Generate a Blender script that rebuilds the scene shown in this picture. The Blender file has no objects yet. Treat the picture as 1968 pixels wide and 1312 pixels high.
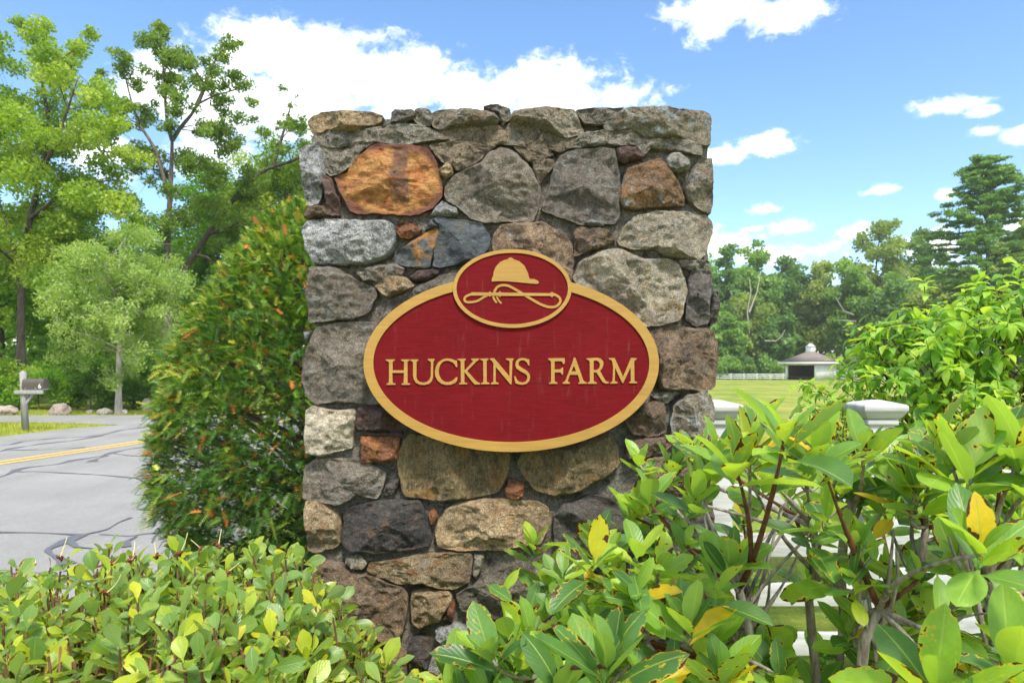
import bpy, bmesh, math, random
import numpy as np
from mathutils import Vector, Matrix, noise as mnoise
from mathutils.bvhtree import BVHTree

sc = bpy.context.scene
COL = sc.collection
# ------------------------------------------------------------------ camera
F = 1300.0            # focal length in photo pixels
EYE = 1.54
cam_d = bpy.data.cameras.new('camera')
cam = bpy.data.objects.new('camera', cam_d); COL.objects.link(cam)
cam.location = (0, 0, EYE); cam.rotation_euler = (math.radians(90), 0, 0)
cam_d.sensor_width = 36.0; cam_d.lens = 36.0 * F / 1968.0
cam_d.shift_y = 44.0 / 1968.0
cam_d.clip_start = 0.05; cam_d.clip_end = 3000
cam_d.dof.use_dof = True; cam_d.dof.focus_distance = 2.1; cam_d.dof.aperture_fstop = 8.0
sc.camera = cam
sc.render.engine = 'CYCLES'
sc.cycles.use_adaptive_sampling = True; sc.cycles.adaptive_threshold = 0.022
sc.cycles.max_bounces = 8; sc.cycles.transparent_max_bounces = 8
sc.cycles.transmission_bounces = 4; sc.cycles.diffuse_bounces = 4; sc.cycles.glossy_bounces = 2
# ------------------------------------------------------------------ light
SUN_AZ = math.radians(160); SUN_EL = math.radians(57)
SKY_STRENGTH = 0.15; SUN_STRENGTH = 2.4; EXPOSURE = 1.14
sun_d = bpy.data.lights.new('sun', 'SUN'); sun_d.energy = SUN_STRENGTH
sun_d.angle = math.radians(10); sun_d.color = (1.0, 0.94, 0.84)
sun = bpy.data.objects.new('sun', sun_d); COL.objects.link(sun)
sv = Vector((math.sin(SUN_AZ)*math.cos(SUN_EL), math.cos(SUN_AZ)*math.cos(SUN_EL), math.sin(SUN_EL)))
sun.rotation_euler = (-sv).to_track_quat('-Z', 'Y').to_euler()
sun.location = sv * 60
sc.view_settings.view_transform = 'Standard'; sc.view_settings.look = 'None'
sc.view_settings.gamma = 1.0; sc.view_settings.use_curve_mapping = False
sc.view_settings.exposure = EXPOSURE

# ------------------------------------------------------------------ node helper
class NT:
    def __init__(s, tree): s.t = tree; s.t.nodes.clear()
    def n(s, typ, **kw):
        nd = s.t.nodes.new(typ)
        for k, v in kw.items():
            if k.startswith('i_'): 
                key = k[2:]; key = int(key) if key.isdigit() else key
                s.put(nd.inputs[key], v)
            else: setattr(nd, k, v)
        return nd
    def put(s, inp, v):
        if isinstance(v, bpy.types.NodeSocket): s.t.links.new(v, inp)
        else: inp.default_value = v
    def math(s, op, a, b=None, c=None, clamp=False):
        nd = s.t.nodes.new('ShaderNodeMath'); nd.operation = op; nd.use_clamp = clamp
        for i, v in enumerate((a, b, c)):
            if v is not None: s.put(nd.inputs[i], v)
        return nd.outputs[0]
    def vm(s, op, a, b=None):
        nd = s.t.nodes.new('ShaderNodeVectorMath'); nd.operation = op
        s.put(nd.inputs[0], a)
        if b is not None: s.put(nd.inputs[1], b)
        return nd.outputs['Value'] if op in ('LENGTH', 'DOT_PRODUCT') else nd.outputs[0]
    def noise(s, vec, scale, detail=4, rough=0.55, dist=0.0):
        nd = s.t.nodes.new('ShaderNodeTexNoise')
        if vec is not None: s.put(nd.inputs['Vector'], vec)
        nd.inputs['Scale'].default_value = scale; nd.inputs['Detail'].default_value = detail
        nd.inputs['Roughness'].default_value = rough; nd.inputs['Distortion'].default_value = dist
        return nd.outputs['Fac']
    def ramp(s, fac, stops, interp='LINEAR'):
        nd = s.t.nodes.new('ShaderNodeValToRGB'); nd.color_ramp.interpolation = interp
        e = nd.color_ramp.elements
        while len(e) > 1: e.remove(e[-1])
        e[0].position = stops[0][0]; e[0].color = c4(stops[0][1])
        for p, c in stops[1:]:
            x = e.new(p); x.color = c4(c)
        s.put(nd.inputs[0], fac)
        return nd.outputs[0]
    def step(s, x, lo, hi):
        nd = s.t.nodes.new('ShaderNodeMapRange'); nd.interpolation_type = 'SMOOTHSTEP'
        s.put(nd.inputs[0], x); s.put(nd.inputs[1], lo); s.put(nd.inputs[2], hi)
        return nd.outputs[0]
    def mix(s, fac, a, b, blend='MIX'):
        nd = s.t.nodes.new('ShaderNodeMix'); nd.data_type = 'RGBA'; nd.blend_type = blend
        s.put(nd.inputs[0], fac)
        s.put(nd.inputs[6], a if isinstance(a, bpy.types.NodeSocket) else c4(a))
        s.put(nd.inputs[7], b if isinstance(b, bpy.types.NodeSocket) else c4(b))
        return nd.outputs[2]
def c4(c):
    if isinstance(c, (int, float)): return (c, c, c, 1)
    return (c[0], c[1], c[2], 1)
def srgb(r, g, b, k=1.0):
    f = lambda v: ((v/255.0)/12.92 if v/255.0 <= .04045 else (((v/255.0)+.055)/1.055)**2.4) * k
    return (f(r), f(g), f(b))

# ------------------------------------------------------------------ world: nishita sky with clouds
world = bpy.data.worlds.new('World'); sc.world = world; world.use_nodes = True
world.cycles.sampling_method = 'NONE'      # smooth sky: plain bounce sampling is as good and much faster
w = NT(world.node_tree)
sky = w.n('ShaderNodeTexSky', sky_type='NISHITA', sun_disc=False, sun_elevation=SUN_EL, sun_rotation=SUN_AZ,
          altitude=0.0, air_density=1.0, dust_density=0.6, ozone_density=3.0)
tc = w.n('ShaderNodeTexCoord')
sep = w.n('ShaderNodeSeparateXYZ', i_0=tc.outputs['Generated'])
az = w.math('ARCTAN2', sep.outputs[0], sep.outputs[1])
el = w.math('ARCSINE', sep.outputs[2])
uv = w.n('ShaderNodeCombineXYZ', i_0=az, i_1=el).outputs[0]
blobs = [(470,95,105,62),(610,120,165,75),(760,155,140,75),(900,180,130,55),(1075,170,130,58),(1180,185,80,28),(440,190,140,90),
         (300,170,100,60),(560,200,180,80),(180,290,90,60),(400,300,110,50),(1390,20,120,40),(1500,28,110,36),(1360,60,55,26),(1815,207,90,17),(1890,213,42,12),(1893,252,30,10),(1960,258,38,20),
         (1470,275,62,24),(1385,297,70,20),(1692,366,38,11),(1466,402,36,10),(1535,435,58,19),(1440,441,26,8),
         (1385,468,80,34),(1816,374,24,14),(1650,442,45,18),(1800,470,70,46),(1480,490,160,22),(1100,190,170,40),(2150,420,260,60),(-320,160,260,110)]
fld = None
for (px, py, rx, ry) in blobs:
    a0 = math.atan2(px-984, F); ca = math.cos(a0); e0 = math.atan2(700-py, math.hypot(F, px-984))
    ra = rx/F*ca*ca; re = ry/F*ca
    d = w.vm('LENGTH', w.vm('MULTIPLY', w.vm('SUBTRACT', uv, (a0, e0, 0)), (1/ra, 1/re, 0)))
    # thickness field: bigger clouds carry a deeper field
    s_ = w.math('MULTIPLY', w.math('SUBTRACT', 1.0, d), min(1.0, 0.55+ry/160))
    fld = s_ if fld is None else w.math('MAXIMUM', fld, s_)
nzv = w.vm('MULTIPLY', uv, (1.0, 1.5, 1.0))
n1 = w.noise(nzv, 13.0, 9, 0.62, 0.35)
n2 = w.noise(nzv, 52.0, 6, 0.65, 0.5)
# clouds go on over the unseen sky, cover raised to whiten the ambient light
far_n = w.noise(w.vm('MULTIPLY', tc.outputs['Generated'], (1, 1, 2.2)), 2.6, 8, 0.55, 0.2)
outm = w.math('MAXIMUM', w.step(w.math('ABSOLUTE', az), 0.80, 1.05), w.step(el, 0.56, 0.75))
gen = w.math('SUBTRACT', w.math('MULTIPLY', w.math('SUBTRACT', far_n, 0.46), 5.0), w.math('MULTIPLY', w.math('SUBTRACT', 1.0, outm), 4.0))
fld = w.math('MAXIMUM', fld, gen)
dens = w.math('ADD', w.math('ADD', fld, w.math('MULTIPLY', w.math('SUBTRACT', n1, 0.5), 1.7)), w.math('MULTIPLY', w.math('SUBTRACT', n2, 0.5), 1.1))
cover = w.math('MULTIPLY', w.step(dens, -0.10, 0.72), 0.96)
shade = w.ramp(w.noise(nzv, 15.0, 5, 0.6), [(0.3, (5.3, 5.6, 6.1)), (0.6, (6.9, 6.9, 6.9))])
hs = w.n('ShaderNodeHueSaturation', i_Hue=0.499, i_Saturation=1.10, i_Value=0.87, i_Color=sky.outputs[0])
skyc = w.mix(cover, hs.outputs[0], shade)
bg = w.n('ShaderNodeBackground', i_Color=skyc, i_Strength=SKY_STRENGTH)
w.t.links.new(bg.outputs[0], w.n('ShaderNodeOutputWorld').inputs[0])

# ------------------------------------------------------------------ generic helpers
def PX(px, py, Y): return Vector(((px-984)/F*Y, Y, EYE-(py-700)/F*Y))
def gz(x, y):
    s = min(1, max(0, (x+2)/6)); s = s*s*(3-2*s)
    z = -0.0078*max(0, y-4) - 0.03*max(0, y-102)
    return max(z, -1.6)*s
def tag(o, label=None, cat=None, group=None, kind=None):
    if label: o['label'] = label
    if cat: o['category'] = cat
    if group: o['group'] = group
    if kind: o['kind'] = kind
    return o
def empty(name, loc, label, cat, group=None):
    o = bpy.data.objects.new(name, None); COL.objects.link(o); o.location = loc
    o.empty_display_size = 0.1
    return tag(o, label, cat, group)
def link(name, me, mats=(), parent=None, loc=None):
    o = bpy.data.objects.new(name, me); COL.objects.link(o)
    for m in (mats if isinstance(mats, (list, tuple)) else [mats]):
        if m is not None and m.name not in [x.name for x in me.materials if x]: me.materials.append(m)
    if parent is not None:
        o.parent = parent
    if loc is not None: o.location = loc
    return o
def np_mesh(name, V, faces, smooth=False, rnd=None, uvs=None, mi=None):
    """faces: list of (n,k) int arrays"""
    V = np.asarray(V, dtype=np.float32); faces = [np.asarray(f, dtype=np.int32) for f in faces if len(f)]
    me = bpy.data.meshes.new(name)
    nl = sum(f.size for f in faces); nf = sum(len(f) for f in faces)
    me.vertices.add(len(V)); me.vertices.foreach_set('co', V.ravel())
    me.loops.add(nl); lv = np.concatenate([f.ravel() for f in faces]); me.loops.foreach_set('vertex_index', lv)
    me.polygons.add(nf)
    tot = np.concatenate([np.full(len(f), f.shape[1], dtype=np.int32) for f in faces])
    st = np.concatenate([[0], np.cumsum(tot)[:-1]]).astype(np.int32)
    me.polygons.foreach_set('loop_start', st)
    try: me.polygons.foreach_set('loop_total', tot)
    except Exception: pass
    if smooth: me.polygons.foreach_set('use_smooth', np.ones(nf, dtype=bool))
    if mi is not None: me.polygons.foreach_set('material_index', np.asarray(mi, dtype=np.int32))
    me.update(calc_edges=True)
    if rnd is not None:
        at = me.attributes.new('rnd', 'FLOAT', 'FACE'); at.data.foreach_set('value', np.asarray(rnd, dtype=np.float32))
    if uvs is not None:
        ul = me.uv_layers.new(name='UVMap'); ul.data.foreach_set('uv', np.asarray(uvs, dtype=np.float32)[lv].ravel())
    return me
class Bag:
    """collects verts / quads / tris into one mesh"""
    def __init__(s): s.V = []; s.Q = []; s.T = []; s.n = 0
    def add(s, V, Q=None, T=None):
        V = np.asarray(V, dtype=np.float64)
        if Q is not None and len(Q): s.Q.append(np.asarray(Q)+s.n)
        if T is not None and len(T): s.T.append(np.asarray(T)+s.n)
        s.V.append(V); s.n += len(V)
    def tube(s, pts, rad, k=6, cap=True):
        P = np.array([list(p) for p in pts], dtype=np.float64); n = len(P)
        R = np.full(n, rad, dtype=np.float64) if np.isscalar(rad) else np.asarray(rad, dtype=np.float64)
        T = np.gradient(P, axis=0); T /= (np.linalg.norm(T, axis=1)[:, None]+1e-9)
        ref = np.array([0, 0, 1.0]) if abs(T[:, 2]).mean() < 0.8 else np.array([1.0, 0, 0])
        A = np.cross(T, ref); A /= (np.linalg.norm(A, axis=1)[:, None]+1e-9); B = np.cross(A, T)
        an = np.arange(k)/k*2*math.pi
        V = P[:, None, :] + R[:, None, None]*(np.cos(an)[None, :, None]*A[:, None, :] + np.sin(an)[None, :, None]*B[:, None, :])
        i = np.arange(n-1)[:, None]*k; j = np.arange(k)[None, :]; j2 = (j+1) % k
        Q = np.stack([i+j, i+j2, i+k+j2, i+k+j], axis=-1).reshape(-1, 4)
        V = V.reshape(-1, 3); Tt = []
        if cap:
            V = np.vstack([V, P[-1]+T[-1]*R[-1]*0.6]); c = len(V)-1; b = (n-1)*k
            Tt = [(b+q, b+(q+1) % k, c) for q in range(k)]
        s.add(V, Q, Tt)
    def box(s, c, sz, rz=0.0, M=None):
        x, y, z = [v/2 for v in sz]
        V = np.array([(a, b, d) for d in (-z, z) for a, b in ((-x, -y), (x, -y), (x, y), (-x, y))])
        if rz:
            ca, sa = math.cos(rz), math.sin(rz); V = np.stack([V[:, 0]*ca-V[:, 1]*sa, V[:, 0]*sa+V[:, 1]*ca, V[:, 2]], 1)
        V = V+np.array(c)
        s.add(V, [(0, 3, 2, 1), (4, 5, 6, 7), (0, 1, 5, 4), (1, 2, 6, 5), (2, 3, 7, 6), (3, 0, 4, 7)])
    def mesh(s, name, smooth=False):
        return np_mesh(name, np.vstack(s.V), [np.vstack(s.Q) if s.Q else [], np.vstack(s.T) if s.T else []], smooth)
    def build(s, name, mat, parent=None, smooth=False, origin=None, bevel=0):
        me = s.mesh(name, smooth)
        o = link(name, me, mat, parent)
        if bevel:
            b = o.modifiers.new('bevel', 'BEVEL'); b.width = bevel; b.segments = 2; b.limit_method = 'ANGLE'
        return o

# ------------------------------------------------------------------ materials
def new_mat(name):
    m = bpy.data.materials.new(name); m.use_nodes = True
    t = NT(m.node_tree); out = t.n('ShaderNodeOutputMaterial')
    return m, t, out
def simple_mat(name, c1, c2, scale=8, rough=0.8, bump=0.2, bscale=60, stretch=(1, 1, 1), spec=0.3, detail=5):
    m, t, out = new_mat(name)
    co = t.vm('MULTIPLY', t.n('ShaderNodeTexCoord').outputs['Object'], stretch)
    col = t.ramp(t.noise(co, scale, detail, 0.6), [(0.3, c1), (0.7, c2)])
    p = t.n('ShaderNodeBsdfPrincipled', i_Roughness=rough); p.inputs['Specular IOR Level'].default_value = spec
    t.put(p.inputs['Base Color'], col)
    if bump:
        b = t.n('ShaderNodeBump', i_Strength=bump, i_Distance=0.01, i_Height=t.noise(co, bscale, 4, 0.6))
        t.put(p.inputs['Normal'], b.outputs[0])
    t.t.links.new(p.outputs[0], out.inputs[0]); return m
def stone_mat(name, A, B, C=None, speck=0.5, lichen=0.0, stain=None, stain_amt=0.45, grain_dir=(1, 1, 1), fine=1.0, white=0.0):
    m, t, out = new_mat(name)
    oi = t.n('ShaderNodeObjectInfo')
    off = t.n('ShaderNodeCombineXYZ', i_0=t.math('MULTIPLY', oi.outputs['Random'], 37.0), i_1=t.math('MULTIPLY', oi.outputs['Random'], 11.0), i_2=t.math('MULTIPLY', oi.outputs['Random'], 71.0)).outputs[0]
    obj = t.n('ShaderNodeTexCoord').outputs['Object']
    co = t.vm('ADD', obj, off)
    cs = t.vm('MULTIPLY', co, grain_dir)
    C = C or tuple((a+b)/2*0.7 for a, b in zip(A, B))
    col = t.ramp(t.noise(cs, 9, 6, 0.62, 0.4), [(0.28, B), (0.5, tuple((a+b)/2 for a, b in zip(A, B))), (0.7, A)])
    col = t.mix(t.step(t.noise(cs, 24, 6, 0.7, 0.4), 0.50, 0.66), col, C)
    col = t.mix(0.75, col, t.ramp(t.noise(cs, 75, 6, 0.75, 0.3), [(0.34, 0.42), (0.5, 1.0), (0.66, 1.6)]), 'MULTIPLY')
    ck = t.math('ABSOLUTE', t.math('SUBTRACT', t.noise(t.vm('MULTIPLY', co, (1, 1, 1.7)), 13, 6, 0.62, 0.8), 0.5))
    ckm = t.math('MULTIPLY', t.math('SUBTRACT', 1.0, t.step(ck, 0.0, 0.012)), t.step(t.noise(co, 7, 2, 0.5), 0.50, 0.60))
    col = t.mix(t.math('MULTIPLY', ckm, 0.7), col, srgb(48, 42, 38))
    if stain:
        col = t.mix(t.math('MULTIPLY', t.step(t.noise(co, 11, 5, 0.6, 0.8), 0.50, 0.68), stain_amt), col, stain)
    # mineral grain
    g = t.noise(cs, 260, 3, 0.7)
    col = t.mix(speck, col, t.ramp(g, [(0.33, 0.25), (0.5, 1.0), (0.68, 2.1)]), 'MULTIPLY')
    if white:
        col = t.mix(t.math('MULTIPLY', t.step(t.noise(co, 70, 4, 0.7), 0.60, 0.68), white), col, srgb(225, 222, 215))
    if lichen:
        lm = t.math('MULTIPLY', t.step(t.noise(co, 30, 6, 0.75), 0.53, 0.60), t.step(t.noise(co, 8, 2, 0.5), 0.40, 0.62))
        col = t.mix(t.math('MULTIPLY', lm, lichen), col, srgb(168, 182, 192))
    col = t.mix(1.0, col, t.ramp(oi.outputs['Random'], [(0, (0.88, 0.86, 0.80)), (1, (1.30, 1.26, 1.17))]), 'MULTIPLY')
    p = t.n('ShaderNodeBsdfPrincipled', i_Roughness=0.86); p.inputs['Specular IOR Level'].default_value = 0.3
    t.put(p.inputs['Base Color'], col)
    h = t.math('ADD', t.math('MULTIPLY', t.noise(cs, 48, 7, 0.74, 0.5), 1.0), t.math('MULTIPLY', g, 0.34*fine))
    b = t.n('ShaderNodeBump', i_Strength=1.0, i_Distance=0.026, i_Height=h)
    t.put(p.inputs['Normal'], b.outputs[0]); t.t.links.new(p.outputs[0], out.inputs[0])
    return m
def leaf_mat(name, stops, rough=0.45, transl=0.35, gain=1.0,  joined=True, midrib=0.0, brown=0.0, under=None, spec=0.4, tcol=(1.55, 1.6, 0.35), back=0.5, sheen=None):
    stops = [(p_, tuple(min(.8, v*gain) for v in c_)) for p_, c_ in stops]
    m, t, out = new_mat(name)
    if joined:
        r = t.n('ShaderNodeAttribute', attribute_name='rnd').outputs['Fac']
    else:
        r = t.n('ShaderNodeObjectInfo').outputs['Random']
    col = t.ramp(r, stops)
    geo = t.n('ShaderNodeNewGeometry')
    if midrib or brown:
        uvn = t.n('ShaderNodeUVMap', uv_map='UVMap'); su = t.n('ShaderNodeSeparateXYZ', i_0=uvn.outputs[0])
        cx = t.math('ABSOLUTE', t.math('SUBTRACT', su.outputs[0], 0.5))
    nz = t.noise(geo.outputs['Position'], 26, 4, 0.6)
    col = t.mix(0.55, col, t.ramp(nz, [(0.3, 0.72), (0.7, 1.25)]), 'MULTIPLY')
    hgt = None
    if midrib:
        mr = t.math('SUBTRACT', 1.0, t.step(cx, 0.012, 0.045))
        wave = t.math('SINE', t.math('ADD', t.math('MULTIPLY', su.outputs[1], 58.0), t.math('MULTIPLY', cx, -38.0)))
        sv_ = t.math('MULTIPLY', t.step(wave, 0.86, 1.0), 0.10)
        col = t.mix(t.math('MULTIPLY', t.math('MAXIMUM', mr, sv_), midrib), col, srgb(176, 196, 96))
        hgt = t.math('ADD', t.math('MULTIPLY', mr, -0.8), t.math('MULTIPLY', wave, 0.12))
    if under is not None:
        col = t.mix(t.math('MULTIPLY', geo.outputs['Backfacing'], back), col, under)
    if brown:
        sel = t.step(t.math('FRACT', t.math('MULTIPLY', r, 57.3)), 0.52, 0.56)
        edge = t.step(t.math('ADD', cx, t.math('MULTIPLY', su.outputs[1], 0.12)), 0.36, 0.56)
        bn = t.step(t.math('ADD', t.noise(geo.outputs['Position'], 48, 3, 0.5), t.math('MULTIPLY', edge, 0.16)), 0.66, 0.70)
        halo = t.step(t.math('ADD', t.noise(geo.outputs['Position'], 48, 3, 0.5), t.math('MULTIPLY', edge, 0.16)), 0.60, 0.67)
        col = t.mix(t.math('MULTIPLY', t.math('MULTIPLY', halo, sel), 0.8*brown), col, srgb(215, 190, 40))
        col = t.mix(t.math('MULTIPLY', t.math('MULTIPLY', bn, sel), brown), col, srgb(82, 48, 28))
    p = t.n('ShaderNodeBsdfPrincipled', i_Roughness=rough); p.inputs['Specular IOR Level'].default_value = spec
    t.put(p.inputs['Base Color'], col)
    if hgt is not None:
        b = t.n('ShaderNodeBump', i_Strength=0.5, i_Distance=0.002, i_Height=hgt); t.put(p.inputs['Normal'], b.outputs[0])
    tr = t.n('ShaderNodeBsdfTranslucent'); t.put(tr.inputs[0], t.mix(1.0, col, tcol, 'MULTIPLY'))
    mx = t.n('ShaderNodeMixShader', i_0=transl); t.t.links.new(p.outputs[0], mx.inputs[1]); t.t.links.new(tr.outputs[0], mx.inputs[2])
    t.t.links.new(mx.outputs[0], out.inputs[0]); return m
def bark_mat(name, c1, c2, scale=30):
    return simple_mat(name, c1, c2, scale, 0.9, 0.8, 70, (1, 1, 0.25), 0.2)
M_white = simple_mat('white_paint', srgb(232, 232, 228), srgb(205, 206, 203), 18, 0.55, 0.15, 40, (1, 1, 0.2))
M_bark_grey = bark_mat('bark_grey', srgb(128, 118, 106), srgb(70, 62, 55), 9)
M_bark_dark = bark_mat('bark_dark', srgb(108, 98, 88), srgb(58, 50, 44), 9)
M_bark_pale = bark_mat('bark_pale', srgb(190, 182, 170), srgb(130, 122, 112), 9)
M_twig = bark_mat('twig_grey', srgb(176, 166, 156), srgb(92, 78, 68), 60)
M_twig_red = bark_mat('twig_red', srgb(122, 78, 56), srgb(70, 46, 36), 60)
# ------------------------------------------------------------------ ground
def ground_mat():
    m, t, out = new_mat('grass_ground')
    co = t.n('ShaderNodeTexCoord').outputs['Object']
    big = t.noise(co, 0.12, 4, 0.55); mid = t.noise(t.vm('MULTIPLY', co, (1, 0.45, 1)), 0.8, 5, 0.6); fine = t.noise(co, 22, 4, 0.7)
    col = t.ramp(t.math('ADD', t.math('MULTIPLY', big, 0.5), t.math('MULTIPLY', mid, 0.5)),
                 [(0.36, srgb(98, 122, 44)), (0.48, srgb(130, 144, 60)), (0.62, srgb(164, 158, 86))])
    col = t.mix(0.7, col, t.ramp(fine, [(0.3, 0.6), (0.7, 1.3)]), 'MULTIPLY')
    p = t.n('ShaderNodeBsdfPrincipled', i_Roughness=0.95); p.inputs['Specular IOR Level'].default_value = 0.1
    t.put(p.inputs['Base Color'], col)
    b = t.n('ShaderNodeBump', i_Strength=0.8, i_Distance=0.05, i_Height=t.noise(co, 9, 6, 0.75)); t.put(p.inputs['Normal'], b.outputs[0])
    t.t.links.new(p.outputs[0], out.inputs[0]); return m
M_grass = ground_mat()
xs = np.concatenate([np.linspace(-600, -60, 12), np.linspace(-55, 90, 117), np.linspace(100, 700, 14)])
ys = np.concatenate([np.linspace(-60, 0, 8), np.linspace(1, 150, 120), np.linspace(160, 900, 16)])
GX, GY = np.meshgrid(xs, ys, indexing='ij')
GZ = np.array([[gz(x, y) for y in ys] for x in xs])
nx, ny = GX.shape
ii = (np.arange(nx-1)[:, None]*ny + np.arange(ny-1)[None, :]).ravel()
ground = link('ground', np_mesh('ground', np.stack([GX.ravel(), GY.ravel(), GZ.ravel()], 1), [np.stack([ii, ii+ny, ii+ny+1, ii+1], 1)], True), M_grass)
tag(ground, 'mown yellow green grass of the verge and the wide field', 'grass', kind='structure')

# ------------------------------------------------------------------ road
def asphalt(name, a, b):
    m, t, out = new_mat(name)
    co = t.n('ShaderNodeTexCoord').outputs['Object']
    col = t.ramp(t.noise(co, 0.7, 4, 0.6), [(0.3, a), (0.7, b)])
    col = t.mix(0.6, col, t.ramp(t.noise(t.vm('MULTIPLY', co, (1.6, 0.35, 1)), 1.1, 5, 0.65), [(0.35, 0.84), (0.65, 1.10)]), 'MULTIPLY')
    col = t.mix(0.5, col, t.ramp(t.noise(co, 45, 4, 0.75), [(0.32, 0.72), (0.68, 1.25)]), 'MULTIPLY')
    col = t.mix(0.75, col, t.ramp(t.noise(co, 160, 3, 0.8), [(0.30, 0.5), (0.5, 1.0), (0.72, 1.6)]), 'MULTIPLY')
    p = t.n('ShaderNodeBsdfPrincipled', i_Roughness=0.85); p.inputs['Specular IOR Level'].default_value = 0.3
    t.put(p.inputs['Base Color'], col)
    bb = t.n('ShaderNodeBump', i_Strength=0.5, i_Distance=0.008, i_Height=t.noise(co, 160, 3, 0.7)); t.put(p.inputs['Normal'], bb.outputs[0])
    t.t.links.new(p.outputs[0], out.inputs[0]); return m
M_asph = asphalt('asphalt', srgb(136, 134, 130), srgb(149, 147, 142))
M_tar = simple_mat('tar_seal', srgb(92, 93, 99), srgb(108, 109, 114), 20, 0.5, 0.1, 60)
M_yellow = simple_mat('yellow_paint', srgb(226, 182, 84), srgb(205, 168, 92), 14, 0.7, 0.2, 120)
def fan_sheet(name, pts, mat, parent=None, z=0.0):
    bm = bmesh.new(); vs = [bm.verts.new((x, y, z)) for x, y in pts]; f = bm.faces.new(vs)
    bm.normal_update()
    if f.normal.z < 0: f.normal_flip()
    bmesh.ops.triangulate(bm, faces=bm.faces[:])
    me = bpy.data.meshes.new(name); bm.to_mesh(me); bm.free()
    return link(name, me, mat, parent)
def g2(px, py):   # photo pixel on flat ground
    Y = F*EYE/(py-700); return ((px-984)/F*Y, Y)
# centre line heads away and slightly right
c0 = np.array(g2(0, 891)); c1 = np.array(g2(280, 849)); rd = (c1-c0)/np.linalg.norm(c1-c0); rn = np.array([rd[1], -rd[0]])
def rp(s, off): return tuple(c0+rd*s+rn*off)
left_edge = [rp(-30, -3.4), rp(-2, -3.4), (-10.9, 13.4), (-10.75, 15.0), (-10.55, 16.2), (-9.9, 17.1)]
road_pts = [rp(-30, 7.0), rp(-12, 7.0), rp(-5, 6.7), rp(0, 5.9), rp(5, 4.7), rp(10, 3.7), rp(18, 3.4), rp(60, 3.4), rp(60, -3.4), rp(14, -3.4), (-7.2, 20.3), (-9.9, 20.4), (-16, 20.3), (-30, 19.6), (-30, 17.4), (-16, 18.0), (-12.5, 17.75)] + left_edge[::-1]
road = fan_sheet('road', road_pts, M_asph, z=0.012)
tag(road, 'pale grey asphalt road with dark sealed cracks', 'road', kind='structure')
def ribbon(name, pts, wd, mat, parent, z, jitter=0.0, seed=0):
    rs = random.Random(seed); P = [Vector((p[0], p[1], 0)) for p in pts]
    # resample
    out = []
    for a, b in zip(P[:-1], P[1:]):
        n = max(1, int((b-a).length/0.12))
        for k in range(n): out.append(a.lerp(b, k/n))
    out.append(P[-1]); V = []
    for i, p in enumerate(out):
        d = (out[min(i+1, len(out)-1)]-out[max(i-1, 0)]).normalized(); nn = Vector((d.y, -d.x, 0))
        w_ = wd*(1+jitter*math.sin(i*0.9+seed)+jitter*rs.uniform(-.5, .5))/2
        V += [tuple(p+nn*w_+Vector((0, 0, z))), tuple(p-nn*w_+Vector((0, 0, z)))]
    n = len(out); Q = [(2*i, 2*i+1, 2*i+3, 2*i+2) for i in range(n-1)]
    return link(name, np_mesh(name, V, [Q]), mat, parent)
for off in (-0.12, 0.12):
    ribbon('yellow_line', [rp(-30, off), rp(60, off)], 0.13, M_yellow, road, 0.018)
A_ = lambda x, y: (x/3.749, 650+y/3.749)
B_ = lambda x, y: (x/4.373, 1020+y/4.373)
cracks = [
 (A_, [(-200,1070),(0,1005),(60,985),(130,950),(200,935),(350,920),(430,910),(520,885),(640,868),(740,850),(820,825),(950,800),(1060,785),(1200,765)], .075),
 (A_, [(90,955),(150,968),(250,965),(500,978),(740,992),(1000,1015),(1200,1035)], .04),
 (A_, [(660,895),(690,875),(770,850)], .09),
 (A_, [(820,835),(930,850),(1090,858)], .035),
 (A_, [(-100,790),(0,780),(80,770),(150,750),(400,722),(620,715),(740,700),(860,668),(1000,650),(1150,632)], .06),
 (A_, [(0,820),(70,800),(300,765),(500,745),(750,705)], .06),
 (A_, [(60,812),(300,808),(620,790)], .04),
 (B_, [(-300,30),(0,25),(300,28),(600,42),(700,45),(820,20),(900,0),(1000,-60),(1100,-100)], .035),
 (B_, [(690,45),(560,100),(420,160),(400,180),(440,220),(520,260),(560,300)], .085),
 (B_, [(590,105),(640,150),(800,165),(930,175)], .06),
 (B_, [(840,42),(1080,58),(1250,35),(1400,20)], .03),
 (B_, [(1150,60),(1070,100),(1060,150)], .06),
 (B_, [(0,390),(180,370),(330,380),(600,430)], .03)]
for k, (fn, pts, wd) in enumerate(cracks):
    ribbon('crack_seal', [g2(*fn(x, y)) for x, y in pts], wd, M_tar, road, 0.0165+0.0004*k, 0.55, k)

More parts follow.
